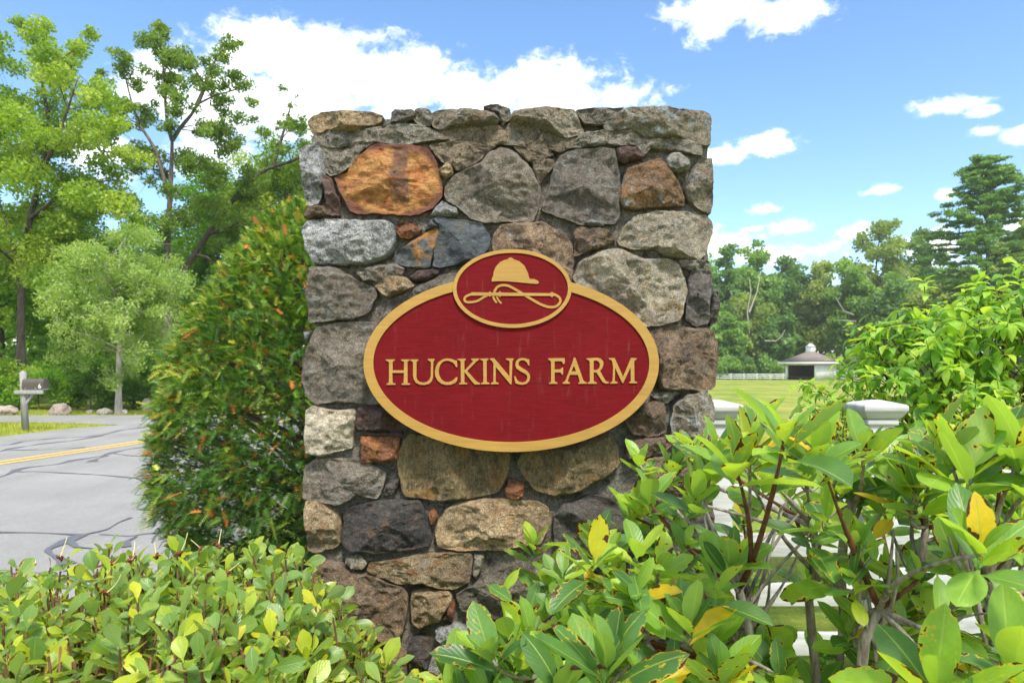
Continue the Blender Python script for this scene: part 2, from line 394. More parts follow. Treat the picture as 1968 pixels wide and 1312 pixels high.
# ------------------------------------------------------------------ stone pillar
D = 2.17                                  # wall plane of the front face
K = 1.0
SM = {
 'gran': stone_mat('granite', srgb(180,182,184), srgb(112,114,116), srgb(86,88,92), 0.75),
 'grey': stone_mat('stone_grey', srgb(146,138,126), srgb(98,92,86), srgb(116,102,88), 0.55, 0.25),
 'greyl': stone_mat('stone_grey_lichen', srgb(152,144,128), srgb(112,104,94), srgb(126,108,84), 0.5, 0.85),
 'tan': stone_mat('stone_tan', srgb(186,164,130), srgb(138,120,98), srgb(112,92,74), 0.55, 0, srgb(168,122,72), .35),
 'tanr': stone_mat('stone_tan_rough', srgb(194,174,140), srgb(128,110,90), srgb(156,118,80), 0.7, 0.2, fine=1.8),
 'brown': stone_mat('stone_brown', srgb(150,128,106), srgb(106,92,80), srgb(86,75,66), 0.6, 0.2, srgb(156,116,74), .3),
 'dark': stone_mat('stone_dark', srgb(92,88,86), srgb(68,66,68), srgb(112,90,76), 0.35),
 'darkg': stone_mat('stone_dark_grey', srgb(116,110,104), srgb(84,80,78), srgb(98,88,78), 0.5, 0.15, white=0.15),
 'slate': stone_mat('slate', srgb(112,120,128), srgb(80,86,94), srgb(98,100,100), 0.3, 0.0, srgb(150,140,96), .22, (1, 1, 1.6)),
 'slater': stone_mat('slate_rusty', srgb(118,124,128), srgb(84,90,96), srgb(104,102,96), 0.3, 0.0, srgb(206,142,60), .85),
 'rust': stone_mat('stone_rust', srgb(182,120,76), srgb(112,82,70), srgb(90,64,58), 0.45, 0, srgb(206,140,66), .55),
 'purple': stone_mat('stone_purple', srgb(112,92,88), srgb(80,68,68), srgb(96,70,60), 0.4),
 'pale': stone_mat('stone_pale', srgb(208,198,178), srgb(158,148,130), srgb(136,122,104), 0.45, 0.1),
 'palew': stone_mat('stone_pale_spotted', srgb(186,178,160), srgb(118,110,100), srgb(152,132,98), 0.55, 0.35, white=0.75),
 'blich': stone_mat('stone_brown_lichen', srgb(160,128,98), srgb(116,94,76), srgb(150,108,66), 0.55, 1.0),
 'round': stone_mat('stone_round', srgb(186,182,178), srgb(130,126,122), srgb(100,96,92), 0.3, white=0.5),
 'olive': stone_mat('stone_olive', srgb(162,142,104), srgb(124,110,84), srgb(104,94,76), 0.5, 0.0, srgb(188,134,66), .5, (1.5, 1, 0.6)),
 'mort': stone_mat('mortar_lump', srgb(160,154,142), srgb(122,116,106), srgb(104,98,90), 0.75, 0.45, fine=2.4),
 'mortb': stone_mat('mortar_lump_brown', srgb(156,142,122), srgb(116,104,90), srgb(96,86,76), 0.75, 0.35, fine=2.4),
}
def orange_mat():
    m, t, out = new_mat('stone_orange_banded')
    co = t.n('ShaderNodeTexCoord').outputs['Object']; sp = t.n('ShaderNodeSeparateXYZ', i_0=co)
    cs = t.vm('MULTIPLY', co, (0.85, 1, 1.9))
    col = t.ramp(t.noise(cs, 17, 9, 0.8, 0.7), [(0.30, srgb(84,54,42)), (0.43, srgb(134,86,46)), (0.55, srgb(172,128,76)), (0.70, srgb(122,70,42))])
    wob = t.math('MULTIPLY', t.math('SUBTRACT', t.noise(co, 16, 5, 0.65), 0.5), 0.075)
    x = t.math('ADD', sp.outputs[0], wob)
    band = t.math('MULTIPLY', t.step(x, -0.004, 0.016), t.math('SUBTRACT', 1.0, t.step(x, 0.052, 0.070)))
    band = t.math('MULTIPLY', band, t.step(t.math('ADD', sp.outputs[2], wob), -0.085, -0.04))
    col = t.mix(t.math('MULTIPLY', band, 0.8), col, srgb(84, 64, 58))
    red = t.step(t.noise(co, 18, 4, 0.6, 0.6), 0.50, 0.66)
    col = t.mix(t.math('MULTIPLY', red, 0.45), col, srgb(160, 82, 46))
    # iron-dark rind round the rim (elliptical distance)
    r = t.vm('LENGTH', t.vm('MULTIPLY', co, (1/0.176, 0, 1/0.113)))
    rim = t.step(t.math('ADD', r, t.math('MULTIPLY', wob, 4.0)), 0.84, 1.0)
    col = t.mix(t.math('MULTIPLY', rim, 0.9), col, srgb(98, 60, 52))
    col = t.mix(0.5, col, t.ramp(t.noise(co, 130, 5, 0.8), [(0.33, 0.3), (0.5, 1.0), (0.7, 1.8)]), 'MULTIPLY')
    p = t.n('ShaderNodeBsdfPrincipled', i_Roughness=0.8); p.inputs['Specular IOR Level'].default_value = 0.3
    t.put(p.inputs['Base Color'], col)
    b = t.n('ShaderNodeBump', i_Strength=0.9, i_Distance=0.008, i_Height=t.noise(cs, 60, 6, 0.7)); t.put(p.inputs['Normal'], b.outputs[0])
    t.t.links.new(p.outputs[0], out.inputs[0]); return m
SM['orange'] = orange_mat()

R = {1: (540, 180, 2.982), 2: (960, 180, 2.982), 3: (540, 600, 2.982), 4: (960, 600, 2.982), 5: (540, 900, 3.184)}
# (zoom region, material, bulge m, outline)
ST = [
 (1,'tan',.045,[(135,150),(160,115),(230,92),(380,82),(520,92),(578,115),(570,145),(520,170),(450,190),(380,205),(260,200),(185,225),(160,205)]),
 (1,'darkg',.035,[(625,95),(650,78),(760,80),(770,120),(700,155),(620,165)]),
 (1,'mort',.03,[(780,90),(840,82),(860,120),(845,170),(800,160),(765,130)]),
 (1,'greyl',.05,[(862,100),(900,78),(1060,75),(1150,82),(1230,95),(1255,140),(1230,165),(1130,180),(990,185),(900,198),(865,170)]),
 (1,'mort',.03,[(1165,70),(1210,62),(1300,80),(1310,130),(1262,165),(1240,100)]),
 (2,'greyl',.05,[(60,110),(80,80),(200,70),(430,70),(470,150),(495,205),(470,225),(380,235),(290,200),(200,180),(130,165),(60,145)]),
 (2,'mort',.03,[(448,85),(600,78),(705,75),(700,90),(600,160),(500,155),(475,130)]),
 (2,'greyl',.055,[(600,165),(650,130),(700,85),(740,62),(950,62),(1180,80),(1220,100),(1230,160),(1220,275),(1170,280),(1080,245),(960,235),(840,245),(780,200),(700,190),(610,200)]),
 (1,'mort',.028,[(180,265),(200,228),(280,208),(450,203),(470,268),(330,288),(190,285)]),
 (1,'mort',.028,[(470,200),(620,172),(790,172),(890,210),(910,250),(750,268),(550,268),(475,265)]),
 (1,'mortb',.026,[(900,205),(1080,190),(1260,178),(1310,190),(1300,270),(1180,285),(1000,265),(920,255)]),
 (2,'mortb',.026,[(0,278),(60,160),(130,172),(280,208),(400,242),(480,244),(400,300),(330,320),(240,292),(80,288)]),
 (2,'mort',.03,[(485,232),(590,205),(630,250),(600,282),(420,300),(345,325),(400,290)]),
 (2,'mort',.028,[(620,212),(770,204),(830,248),(960,242),(1060,248),(1160,288),(1168,345),(1100,335),(1040,318),(980,312),(870,295),(840,345),(800,285),(690,290),(620,275)]),
 (1,'gran',.045,[(85,310),(110,290),(215,285),(245,430),(240,500),(215,600),(200,625),(150,640),(125,600),(105,450)]),
 (1,'mort',.026,[(222,292),(400,282),(525,277),(440,328),(392,398),(320,448),(282,458),(252,438),(226,380)]),
 (1,'purple',.03,[(228,480),(250,460),(285,475),(305,560),(330,600),(330,690),(290,695),(260,680),(245,620),(235,540)]),
 (1,'orange',.05,[(295,470),(370,440),(410,360),(530,280),(620,275),(760,278),(840,295),(870,350),(900,440),(930,520),(920,580),(870,640),(810,680),(700,690),(560,675),(430,680),(380,660),(350,600),(310,530)]),
 (1,'tanr',.03,[(905,430),(940,390),(970,400),(978,450),(945,475),(915,460)]),
 (1,'brown',.03,[(120,680),(150,645),(240,640),(265,690),(180,706),(125,704)]),
 (1,'gran',.055,[(103,765),(140,715),(300,708),(590,715),(630,740),(650,790),(648,860),(620,900),(570,945),(450,970),(260,975),(180,970),(125,890)]),
 (1,'rust',.03,[(655,745),(710,722),(760,740),(800,770),(790,805),(740,830),(680,825),(658,790)]),
 (1,'slater',.03,[(650,920),(740,840),(830,790),(898,766),(898,800),(868,900),(850,990),(820,1000),(700,985),(648,970)]),
 (1,'slate',.042,[(860,720),(900,700),(980,710),(1150,730),(1200,800),(1200,860),(1165,900),(1130,940),(1000,980),(900,990),(866,985),(874,890),(908,765)]),
 (1,'slate',.03,[(820,785),(855,715),(895,760),(850,775)]),
 (1,'gran',.03,[(855,690),(880,650),(920,610),(960,625),(1000,650),(1010,680),(960,700),(900,695)]),
 (1,'grey',.05,[(935,510),(1000,440),(1100,400),(1150,370),(1190,320),(1260,292),(1332,320),(1402,370),(1452,440),(1482,520),(1497,580),(1467,680),(1442,720),(1352,728),(1180,725),(1080,710),(1020,650),(950,600),(928,560)]),
 (1,'mortb',.028,[(850,292),(1000,272),(1230,292),(1180,322),(1140,365),(1000,430),(985,400),(930,380),(890,340)]),
 (2,'mortb',.03,[(195,385),(300,380),(308,400),(260,460),(235,500),(210,450)]),
 (2,'mortb',.028,[(85,295),(240,292),(300,340),(250,368),(170,372),(120,330)]),
 (2,'darkg',.045,[(310,400),(350,340),(440,308),(560,300),(665,302),(682,360),(695,480),(690,600),(693,690),(670,740),(600,745),(450,735),(350,700),(255,670),(245,640),(280,520)]),
 (2,'purple',.04,[(670,300),(800,290),(830,340),(820,360),(720,390),(690,380)]),
 (2,'blich',.045,[(740,420),(830,385),(930,360),(970,400),(1000,440),(1040,510),(1070,590),(1060,630),(930,640),(800,655),(720,645),(698,600),(705,520)]),
 (2,'round',.05,[(975,370),(990,330),(1040,325),(1090,360),(1105,400),(1080,435),(1020,440),(980,415)]),
 (2,'greyl',.04,[(1130,400),(1160,360),(1230,360),(1238,480),(1235,620),(1220,685),(1170,665),(1090,600),(1075,530),(1100,470)]),
 (2,'palew',.05,[(690,830),(720,750),(780,690),(900,665),(1080,665),(1200,690),(1235,740),(1235,800),(1200,900),(1160,950),(1060,940),(960,915),(900,880),(780,885),(700,860)]),
 (2,'brown',.042,[(430,780),(470,752),(580,755),(630,780),(682,830),(600,870),(500,905),(435,925)]),
 (2,'brown',.042,[(-40,800),(0,740),(100,735),(250,725),(330,770),(385,810),(420,860),(432,950),(415,1050),(380,1070),(200,1000),(0,1000),(-40,880)]),
 (2,'gran',.03,[(485,740),(530,715),(600,730),(600,755),(540,755)]),
 (2,'palew',.055,[(425,1055),(470,950),(560,900),(690,878),(850,940),(980,935),(1040,970),(1075,1050),(1090,1130),(1065,1250),(1040,1300),(950,1325),(850,1335),(650,1250),(500,1150)]),
 (2,'darkg',.035,[(1085,1100),(1110,1010),(1220,1005),(1228,1060),(1215,1200),(1210,1312),(1130,1330),(1075,1290)]),
 (2,'darkg',.03,[(1218,1120),(1265,1120),(1270,1200),(1250,1310),(1222,1330),(1215,1250)]),
 (2,'mort',.03,[(1040,950),(1200,955),(1205,1000),(1110,1003),(1060,985)]),
 (1,'grey',.05,[(155,985),(260,985),(330,1000),(420,1060),(530,1110),(535,1160),(500,1240),(400,1290),(250,1300),(150,1310),(135,1200),(130,1060)]),
 (1,'grey',.028,[(425,1020),(500,985),(650,970),(700,1000),(690,1040),(600,1070),(470,1065)]),
 (1,'purple',.03,[(725,1050),(790,1005),(905,1000),(900,1030),(830,1065),(770,1075)]),
 (1,'tanr',.04,[(530,1100),(620,1035),(700,1045),(765,1095),(720,1130),(650,1145),(600,1165),(560,1130)]),
 (1,'grey',.02,[(640,1180),(860,1060),(1020,1000),(1050,1040),(900,1180),(660,1320),(540,1310)]),
 (3,'grey',.055,[(100,400),(110,260),(160,140),(190,85),(300,60),(450,45),(540,60),(600,100),(600,500),(540,530),(430,525),(300,520),(180,525),(140,495),(110,430)]),
 (3,'gran',.02,[(122,110),(165,104),(160,128),(138,165)]),
 (3,'pale',.05,[(128,570),(170,540),(290,560),(415,560),(412,650),(400,780),(330,800),(215,830),(130,815),(125,690)]),
 (3,'purple',.045,[(415,640),(430,545),(560,550),(700,600),(740,660),(700,675),(530,685),(430,680)]),
 (3,'rust',.04,[(445,710),(580,720),(675,720),(665,850),(560,865),(450,870)]),
 (3,'purple',.02,[(460,695),(560,690),(690,685),(690,712),(580,715)]),
 (3,'grey',.05,[(105,1070),(130,880),(200,845),(400,840),(560,890),(600,930),(570,1030),(545,1078),(430,1060),(380,1100),(310,1120),(200,1100),(110,1075)]),
 (3,'darkg',.025,[(580,1030),(600,990),(650,960),(675,960),(650,1040),(600,1050)]),
 (3,'olive',.05,[(660,880),(680,760),(730,700),(900,720),(1100,790),(1310,810),(1310,900),(1280,980),(1230,1040),(1000,1095),(850,1080),(690,1060)]),
 (4,'olive',.05,[(95,860),(130,810),(400,780),(640,690),(690,780),(700,880),(620,950),(520,1000),(460,1040),(320,1065),(210,1030),(150,960)]),
 (4,'rust',.03,[(30,1020),(55,950),(150,990),(140,1060),(90,1085),(40,1070)]),
 (5,'tanr',.05,[(120,270),(140,200),(260,225),(335,270),(350,350),(345,470),(300,505),(190,530),(150,510),(135,380)]),
 (5,'dark',.055,[(375,290),(400,245),(560,210),(720,200),(840,205),(865,260),(895,330),(920,420),(905,480),(860,500),(700,520),(560,535),(400,520),(355,470),(360,390)]),
 (5,'rust',.025,[(900,270),(930,250),(955,300),(940,340),(910,350)]),
 (5,'tan',.05,[(945,400),(960,340),(1000,270),(1080,215),(1220,195),(1400,200),(1560,210),(1640,250),(1660,330),(1600,470),(1400,510),(1200,515),(1080,515),(965,495),(945,470)]),
 (4,'darkg',.05,[(310,1180),(380,1100),(520,1060),(800,1090),(900,1140),(920,1360),(660,1470),(390,1430),(315,1320)]),
 (5,'tanr',.05,[(520,640),(530,590),(700,570),(850,545),(1000,530),(1160,535),(1170,640),(1150,710),(1080,755),(980,755),(850,720),(700,720),(640,690),(580,680)]),
 (5,'palew',.03,[(385,590),(400,545),(480,540),(515,590),(500,625),(440,630)]),
 (5,'brown',.055,[(165,560),(260,580),(350,600),(420,650),(560,680),(640,720),(740,750),(770,800),(770,900),(740,1000),(700,1080),(640,1110),(560,1060),(300,1000),(150,900),(160,700)]),
 (5,'tan',.055,[(785,840),(800,770),(900,755),(1030,770),(1040,820),(1000,900),(960,955),(900,975),(830,995),(790,960)]),
 (5,'rust',.03,[(985,940),(1010,870),(1040,815),(1060,850),(1050,950)]),
 (5,'grey',.05,[(1065,790),(1150,740),(1300,640),(1450,600),(1550,650),(1550,900),(1400,960),(1200,910),(1090,890)]),
 (5,'palew',.03,[(1180,540),(1240,545),(1230,620),(1190,680),(1172,650)]),
 (5,'dark',.045,[(775,1080),(850,1040),(900,1060),(920,1150),(900,1250),(880,1290),(775,1270)]),
 (5,'tan',.04,[(640,1150),(720,1120),(765,1150),(765,1280),(700,1312),(640,1280)]),
 (5,'gran',.04,[(940,1000),(1060,960),(1150,1010),(1120,1100),(1000,1110),(930,1060)]),
 (4,'brown',.05,[(870,110),(960,85),(1200,85),(1245,100),(1265,180),(1265,330),(1245,430),(1180,455),(1050,455),(930,445),(905,380),(910,280)]),
 (4,'brown',.042,[(720,620),(830,530),(900,505),(950,520),(960,600),(965,690),(850,720),(760,700)]),
 (4,'greyl',.055,[(985,640),(1010,540),(1080,480),(1190,450),(1230,480),(1250,560),(1240,680),(1180,760),(1060,760),(1000,720)]),
 (4,'mort',.025,[(880,480),(940,460),(1030,460),(960,510)]),
 (4,'brown',.05,[(820,880),(900,830),(1100,840),(1230,900),(1230,1010),(1100,1080),(930,1090),(830,1000)]),
 (4,'darkg',.05,[(960,1130),(1100,1100),(1230,1040),(1245,1250),(1200,1400),(960,1390)]),
 (4,'brown',.04,[(720,740),(800,735),(960,715),(1000,760),(960,800),(820,850),(740,850)]),
]
pillar = empty('stone_pillar', (0, D+0.4, 0), 'tall fieldstone gate pillar with mortar joints carrying the red oval sign', 'pillar')
POFF = Vector((0, D+0.4, 0))
def chaikin(P, it=1):
    for _ in range(it):
        Q = []
        for i in range(len(P)):
            a, b = P[i], P[(i+1) % len(P)]
            Q += [a*0.92+b*0.08, a*0.08+b*0.92]
        P = np.array(Q)
    return P
def stone_mesh(poly, H, seed, skirt=0.06, rings=22, N=112, rough=1.0, facets=6, grow=0.0035):
    """poly: (n,2) in metres about its centre (x right, z up); front faces -y"""
    rs = random.Random(seed); P = chaikin(np.asarray(poly, dtype=float), 1)
    L = np.linalg.norm(np.roll(P, -1, 0)-P, axis=1); cum = np.concatenate([[0], np.cumsum(L)]); tot = cum[-1]
    t = np.linspace(0, tot, N, endpoint=False); PP = np.vstack([P, P[:1]])
    O = np.stack([np.interp(t, cum, PP[:, 0]), np.interp(t, cum, PP[:, 1])], 1)
    size = math.sqrt(np.ptp(O[:, 0])*np.ptp(O[:, 1]))
    for i in range(N):                        # ragged outline
        p = Vector((O[i, 0]*22, O[i, 1]*22, seed*3.1)); q = Vector((O[i, 0]*75, O[i, 1]*75, seed*1.7))
        d = grow+mnoise.noise(p)*0.0055+mnoise.noise(q)*0.0032
        O[i] *= 1+d/max(0.02, np.linalg.norm(O[i]))
    S = [1.0, 1.0, 1.0] + list(1-(np.linspace(0.02, 1, rings-1)**1.55)*0.985)
    planes = []
    for k in range(facets):
        an = rs.uniform(0, 6.283); g = rs.uniform(0.15, 0.75)*(1.0 if k else 0.25)
        planes.append((math.cos(an)*g, math.sin(an)*g, H*rs.uniform(0.8, 1.2)))
    V = []
    sx = seed*7.3
    seg_a = O; seg_b = np.roll(O, -1, 0)
    for r, s in enumerate(S):
        pts = O*s
        if r == 0: yy = np.full(N, skirt)
        elif r == 1: yy = np.full(N, skirt*0.3)
        elif r == 2: yy = np.full(N, 0.004)
        else:
            # distance to the outline
            ab = seg_b-seg_a; ap = pts[:, None, :]-seg_a[None]; tt = np.clip((ap*ab).sum(-1)/((ab**2).sum(-1)+1e-12), 0, 1)
            dd = np.sqrt(((ap-tt[..., None]*ab)**2).sum(-1)).min(1)
            h = H*(1-np.exp(-dd/(0.004+0.028*size)))*1.05
            for (gx, gy, h0) in planes: h = np.minimum(h, h0+gx*pts[:, 0]+gy*pts[:, 1]-0.01*size)
            h = np.maximum(h, 0.004)
            yy = -h
        for i in range(N):
            x, z = pts[i]; y = yy[i]
            if r > 2:
                w_ = min(1.0, (1-s)*9)*rough
                y -= w_*(mnoise.noise(Vector((x*16+sx, z*16, 3)))*0.012 + mnoise.noise(Vector((x*42, z*42+sx, 7)))*0.0075 - abs(mnoise.noise(Vector((x*26+sx, z*34, 4))))*0.010 + mnoise.noise(Vector((x*110+sx, z*110, 9)))*0.0036)
            elif r < 2:
                e = 1+mnoise.noise(Vector((x*14, y*22+sx, z*14)))*0.05*min(1, skirt*8)
                x *= e; z *= e
            V.append((x, y, z))
    V.append((0, V[-1][1], 0)); c = len(V)-1
    nr = len(S); i = np.arange(nr-1)[:, None]*N; j = np.arange(N)[None, :]; j2 = (j+1) % N
    Q = np.stack([i+j, i+N+j, i+N+j2, i+j2], -1).reshape(-1, 4)
    b = (nr-1)*N; T = [(b+q, c, b+(q+1) % N) for q in range(N)]
    me = np_mesh('stone', V, [Q, T], True); me.set_sharp_from_angle(angle=math.radians(32)); return me
def signed_area(P): return 0.5*np.sum(P[:, 0]*np.roll(P[:, 1], -1)-np.roll(P[:, 0], -1)*P[:, 1])
for k, (reg, kind, H, pts) in enumerate(ST):
    ox, oy, s = R[reg]; Yp = D-H*0.55
    P = np.array([[(ox+x/s-984)/F*Yp, EYE-(oy+y/s-700)/F*Yp] for x, y in pts])
    if signed_area(P) > 0: P = P[::-1]
    c = P.mean(0)
    c = np.array([(P[:, 0].min()+P[:, 0].max())/2, (P[:, 1].min()+P[:, 1].max())/2])*0.5+c*0.5
    H *= 0.6 if kind in ('mort', 'mortb') else 0.95
    edge = P[:, 0].min() < -0.60 or P[:, 0].max() > 0.60 or P[:, 1].max() > 2.33
    me = stone_mesh(P-c, H, k+1, 0.22 if edge else 0.075, rough=0.5 if kind in ('round', 'slate', 'slater') else 1.0, grow=0.007 if kind in ('mort', 'mortb') else 0.0008)
    o = link('stone', me, SM[kind], pillar, Vector((c[0], D, c[1]))-POFF)
# stones low on the front, behind the shrubs, and on the three other faces
rs = random.Random(5)
kinds = ['grey', 'brown', 'tan', 'darkg', 'gran', 'olive', 'greyl', 'pale', 'dark', 'tanr']
def course_fill(u0, u1, z0, z1, place, seed, hmin=.16, hmax=.26):
    rs = random.Random(seed); z = z0
    while z < z1-0.02:
        h = min(rs.uniform(hmin, hmax), z1-z)
        if z1-z-h < 0.08: h = z1-z
        u = u0
        while u < u1-0.02:
            wd = min(rs.uniform(.17, .36), u1-u)
            if u1-u-wd < 0.1: wd = u1-u
            g = 0.008; jj = lambda: rs.uniform(-.018, .018)
            x0, x1, a0, a1 = -wd/2+g, wd/2-g, -h/2+g, h/2-g
            P = np.array([(x0+abs(jj()), a0+.02), (x0+.02, a1-.03), (x0+.05, a1), (0, a1+jj()*.3), (x1-.05, a1-abs(jj())*.5), (x1, a1-.04), (x1-abs(jj()), a0+.03), (x1-.05, a0), (0, a0+jj()*.3), (x0+.04, a0)])
            place(P, u+wd/2, z+h/2, rs); u += wd
        z += h
cnt = [200]
def place_front(P, u, z, rs):
    cnt[0] += 1
    if signed_area(P) > 0: P = P[::-1]
    link('stone', stone_mesh(P, rs.uniform(.035, .05), cnt[0], 0.07, 9, 40), SM[rs.choice(kinds)], pillar, Vector((u, D, z))-POFF)
def placer(side):
    def f(P, u, z, rs):
        cnt[0] += 1
        if signed_area(P) > 0: P = P[::-1]
        o = link('stone', stone_mesh(P, rs.uniform(.03, .045), cnt[0], 0.05, 8, 36), SM[rs.choice(kinds)], pillar)
        if side == 'L': o.location = Vector((-0.635, u, z))-POFF; o.rotation_euler = (0, 0, -math.pi/2)
        elif side == 'R': o.location = Vector((0.635, u, z))-POFF; o.rotation_euler = (0, 0, math.pi/2)
        elif side == 'B': o.location = Vector((u, D+0.78, z))-POFF; o.rotation_euler = (0, 0, math.pi)
        else: o.location = Vector((u, z, 2.335))-POFF; o.rotation_euler = (-math.pi/2, 0, 0)
    return f
course_fill(-0.66, 0.66, 0.0, 0.60, place_front, 1)
course_fill(0.05, 0.66, 0.60, 0.88, place_front, 7, .13, .15)
course_fill(D+0.17, D+0.80, 0.0, 2.34, placer('L'), 2); course_fill(D+0.17, D+0.80, 0.0, 2.34, placer('R'), 3)
course_fill(-0.66, 0.66, 0.0, 2.34, placer('B'), 4, .2, .3)
course_fill(-0.62, 0.62, D+0.2, D+0.80, placer('T'), 6, .2, .3)
M_mortar = stone_mat('mortar', srgb(150,144,134), srgb(116,110,102), srgb(94,88,82), 0.8, 0.25, fine=2.5)
# mortar core: bumpy front grid on a solid block
gx = np.linspace(-0.635, 0.635, 110); gzv = np.linspace(0.0, 2.335, 190); V = []
for x in gx:
    for z in gzv:
        y = D+0.022-0.014*mnoise.noise(Vector((x*18, z*18, 1)))-0.006*mnoise.noise(Vector((x*60, z*60, 2)))
        V.append((x, y, z))
n2_ = len(gzv); ii = (np.arange(109)[:, None]*n2_+np.arange(n2_-1)[None, :]).ravel()
Q = np.stack([ii, ii+n2_, ii+n2_+1, ii+1], 1)
bg_ = Bag(); bg_.add(np.array(V)-np.array(POFF), Q)
bb = Bag(); bb.add(np.array(V)-np.array(POFF), Q); bb.box((0, 0.005, 1.167), (1.268, 0.745, 2.333))
bb.build('mortar', M_mortar, pillar, True)

# ------------------------------------------------------------------ oval farm sign
def sign_mat(name, c1, c2, rough, streak, spec=0.35, bs=0.25):
    m, t, out = new_mat(name)
    co = t.n('ShaderNodeTexCoord').outputs['Object']; cs = t.vm('MULTIPLY', co, streak)
    n = t.noise(cs, 60, 5, 0.65); col = t.ramp(n, [(0.3, c1), (0.7, c2)])
    col = t.mix(0.45, col, t.ramp(t.noise(co, 6, 5, 0.65), [(0.3, 0.78), (0.7, 1.18)]), 'MULTIPLY')
    col = t.mix(t.math('MULTIPLY', t.step(t.noise(t.vm('MULTIPLY', co, (7, 1, 0.8)), 9, 5, 0.7), 0.56, 0.75), 0.22), col, srgb(120, 96, 88))
    p = t.n('ShaderNodeBsdfPrincipled', i_Roughness=rough); p.inputs['Specular IOR Level'].default_value = spec
    t.put(p.inputs['Base Color'], col)
    b = t.n('ShaderNodeBump', i_Strength=bs, i_Distance=0.002, i_Height=t.noise(cs, 130, 4, 0.7)); t.put(p.inputs['Normal'], b.outputs[0])
    t.t.links.new(p.outputs[0], out.inputs[0]); return m
M_red = sign_mat('sign_red', srgb(112, 20, 25), srgb(98, 13, 18), 0.75, (0.25, 1, 2.6), 0.10, 0.45)
M_gold = sign_mat('sign_gold', srgb(178, 140, 66), srgb(158, 120, 54), 0.5, (0.12, 1, 3.4), 0.35)
M_edge = sign_mat('sign_edge', srgb(96, 30, 34), srgb(80, 24, 30), 0.6, (1, 1, 1))
YS = D-0.088                                        # front plane of the board
sign_c = PX(983, 699, YS)
sign = empty('farm_sign', (sign_c.x, YS, sign_c.z), 'dark red oval wooden sign with gold border reading HUCKINS FARM', 'sign')
def sp(px, py): p = PX(px, py, YS); return (p.x-sign_c.x, p.z-sign_c.z)
def shape(name, polys, front, depth, mat, bevel=0.0, smooth_cyc=False, parent=sign):
    """flat cut-out: polys are closed outlines (first outer, others holes) in sign coordinates; front = metres proud of the board"""
    cu = bpy.data.curves.new(name, 'CURVE'); cu.dimensions = '2D'; cu.fill_mode = 'BOTH'
    cu.extrude = depth/2; cu.bevel_depth = bevel; cu.bevel_resolution = 1
    for P in polys:
        s_ = cu.splines.new('POLY'); s_.points.add(len(P)-1); s_.use_cyclic_u = True
        for q, (x, z) in zip(s_.points, P): q.co = (x, z, 0, 1)
    tmp = bpy.data.objects.new('tmp', cu); COL.objects.link(tmp)
    bpy.context.view_layer.update()
    me = bpy.data.meshes.new_from_object(tmp); bpy.data.objects.remove(tmp); bpy.data.curves.remove(cu)
    me.transform(Matrix.Rotation(math.pi/2, 4, 'X')); me.name = name
    me.materials.clear()
    o = link(name, me, mat, parent, Vector((0, -front+depth/2+bevel, 0)))
    return o
def ell(cx, cy, rx, ry, n=128, a0=0, a1=2*math.pi): return [sp(cx+rx*math.cos(a0+(a1-a0)*i/n), cy-ry*math.sin(a0+(a1-a0)*i/n)) for i in range(n)]
CX, CY = 982.5, 698.0
def union_outline(rx, ry, mx, my, mcx=984.4, mcy=555.0):
    # main ellipse outside the medallion, medallion outside the main ellipse
    P = []; n = 720
    ins = lambda x, y, cx, cy, a, b: ((x-cx)/a)**2+((y-cy)/b)**2 < 1
    e1 = [(CX+rx*math.cos(t), CY-ry*math.sin(t)) for t in [i/n*2*math.pi+math.pi/2 for i in range(n)]]
    keep = [p for p in e1 if not ins(p[0], p[1], mcx, mcy, mx, my)]
    e2 = [(mcx+mx*math.cos(t), mcy-my*math.sin(t)) for t in [i/360*2*math.pi-math.pi/2 for i in range(360)]]
    top = [p for p in e2 if not ins(p[0], p[1], CX, CY, rx, ry)]
    return [sp(*p) for p in keep[::3]] + [sp(*p) for p in top[::2]]
shape('board', [union_outline(283.5, 170, 113.5, 75)], -0.002, 0.045, M_edge)
shape('red_field', [union_outline(281, 167.5, 111, 72.5)], 0.0, 0.004, M_red)
# gold border: ring of the main ellipse cut by the medallion
def arc_ring():
    n = 400; o = []; i_ = []
    for k in range(n+1):
        t = math.pi/2+k/n*2*math.pi
        x, y = CX+283*math.cos(t), CY-169.5*math.sin(t); u, v = CX+265*math.cos(t), CY-151.5*math.sin(t)
        if ((x-984.4)/112)**2+((y-555)/73.5)**2 > 1: o.append((x, y))
        if ((u-984.4)/112)**2+((v-555)/73.5)**2 > 1: i_.append((u, v))
    return [sp(*p) for p in o]+[sp(*p) for p in i_[::-1]]
shape('border', [arc_ring()], 0.0050, 0.007, M_gold, 0.0006)
shape('medallion', [ell(984.4, 555, 110, 71.5)], 0.0042, 0.006, M_red)
shape('medallion_border', [ell(984.4, 555, 113.5, 75), ell(984.4, 555, 107, 68.5)], 0.0080, 0.010, M_gold, 0.0006)
Z6 = lambda x, y: sp(680+x/3.051, 460+y/3.051)
hat = [(809,248),(811,228),(819,216),(821,192),(834,162),(858,136),(885,123),(904,119),(908,113),(918,110),(930,113),(936,120),(970,131),(1000,158),(1019,198),(1029,234),(1058,236),(1080,246),(1085,256),(1075,262),(1035,260),(960,252),(900,247),(850,246)]
shape('hat', [[Z6(x, y) for x, y in hat]], 0.0072, 0.005, M_gold, 0.0006)
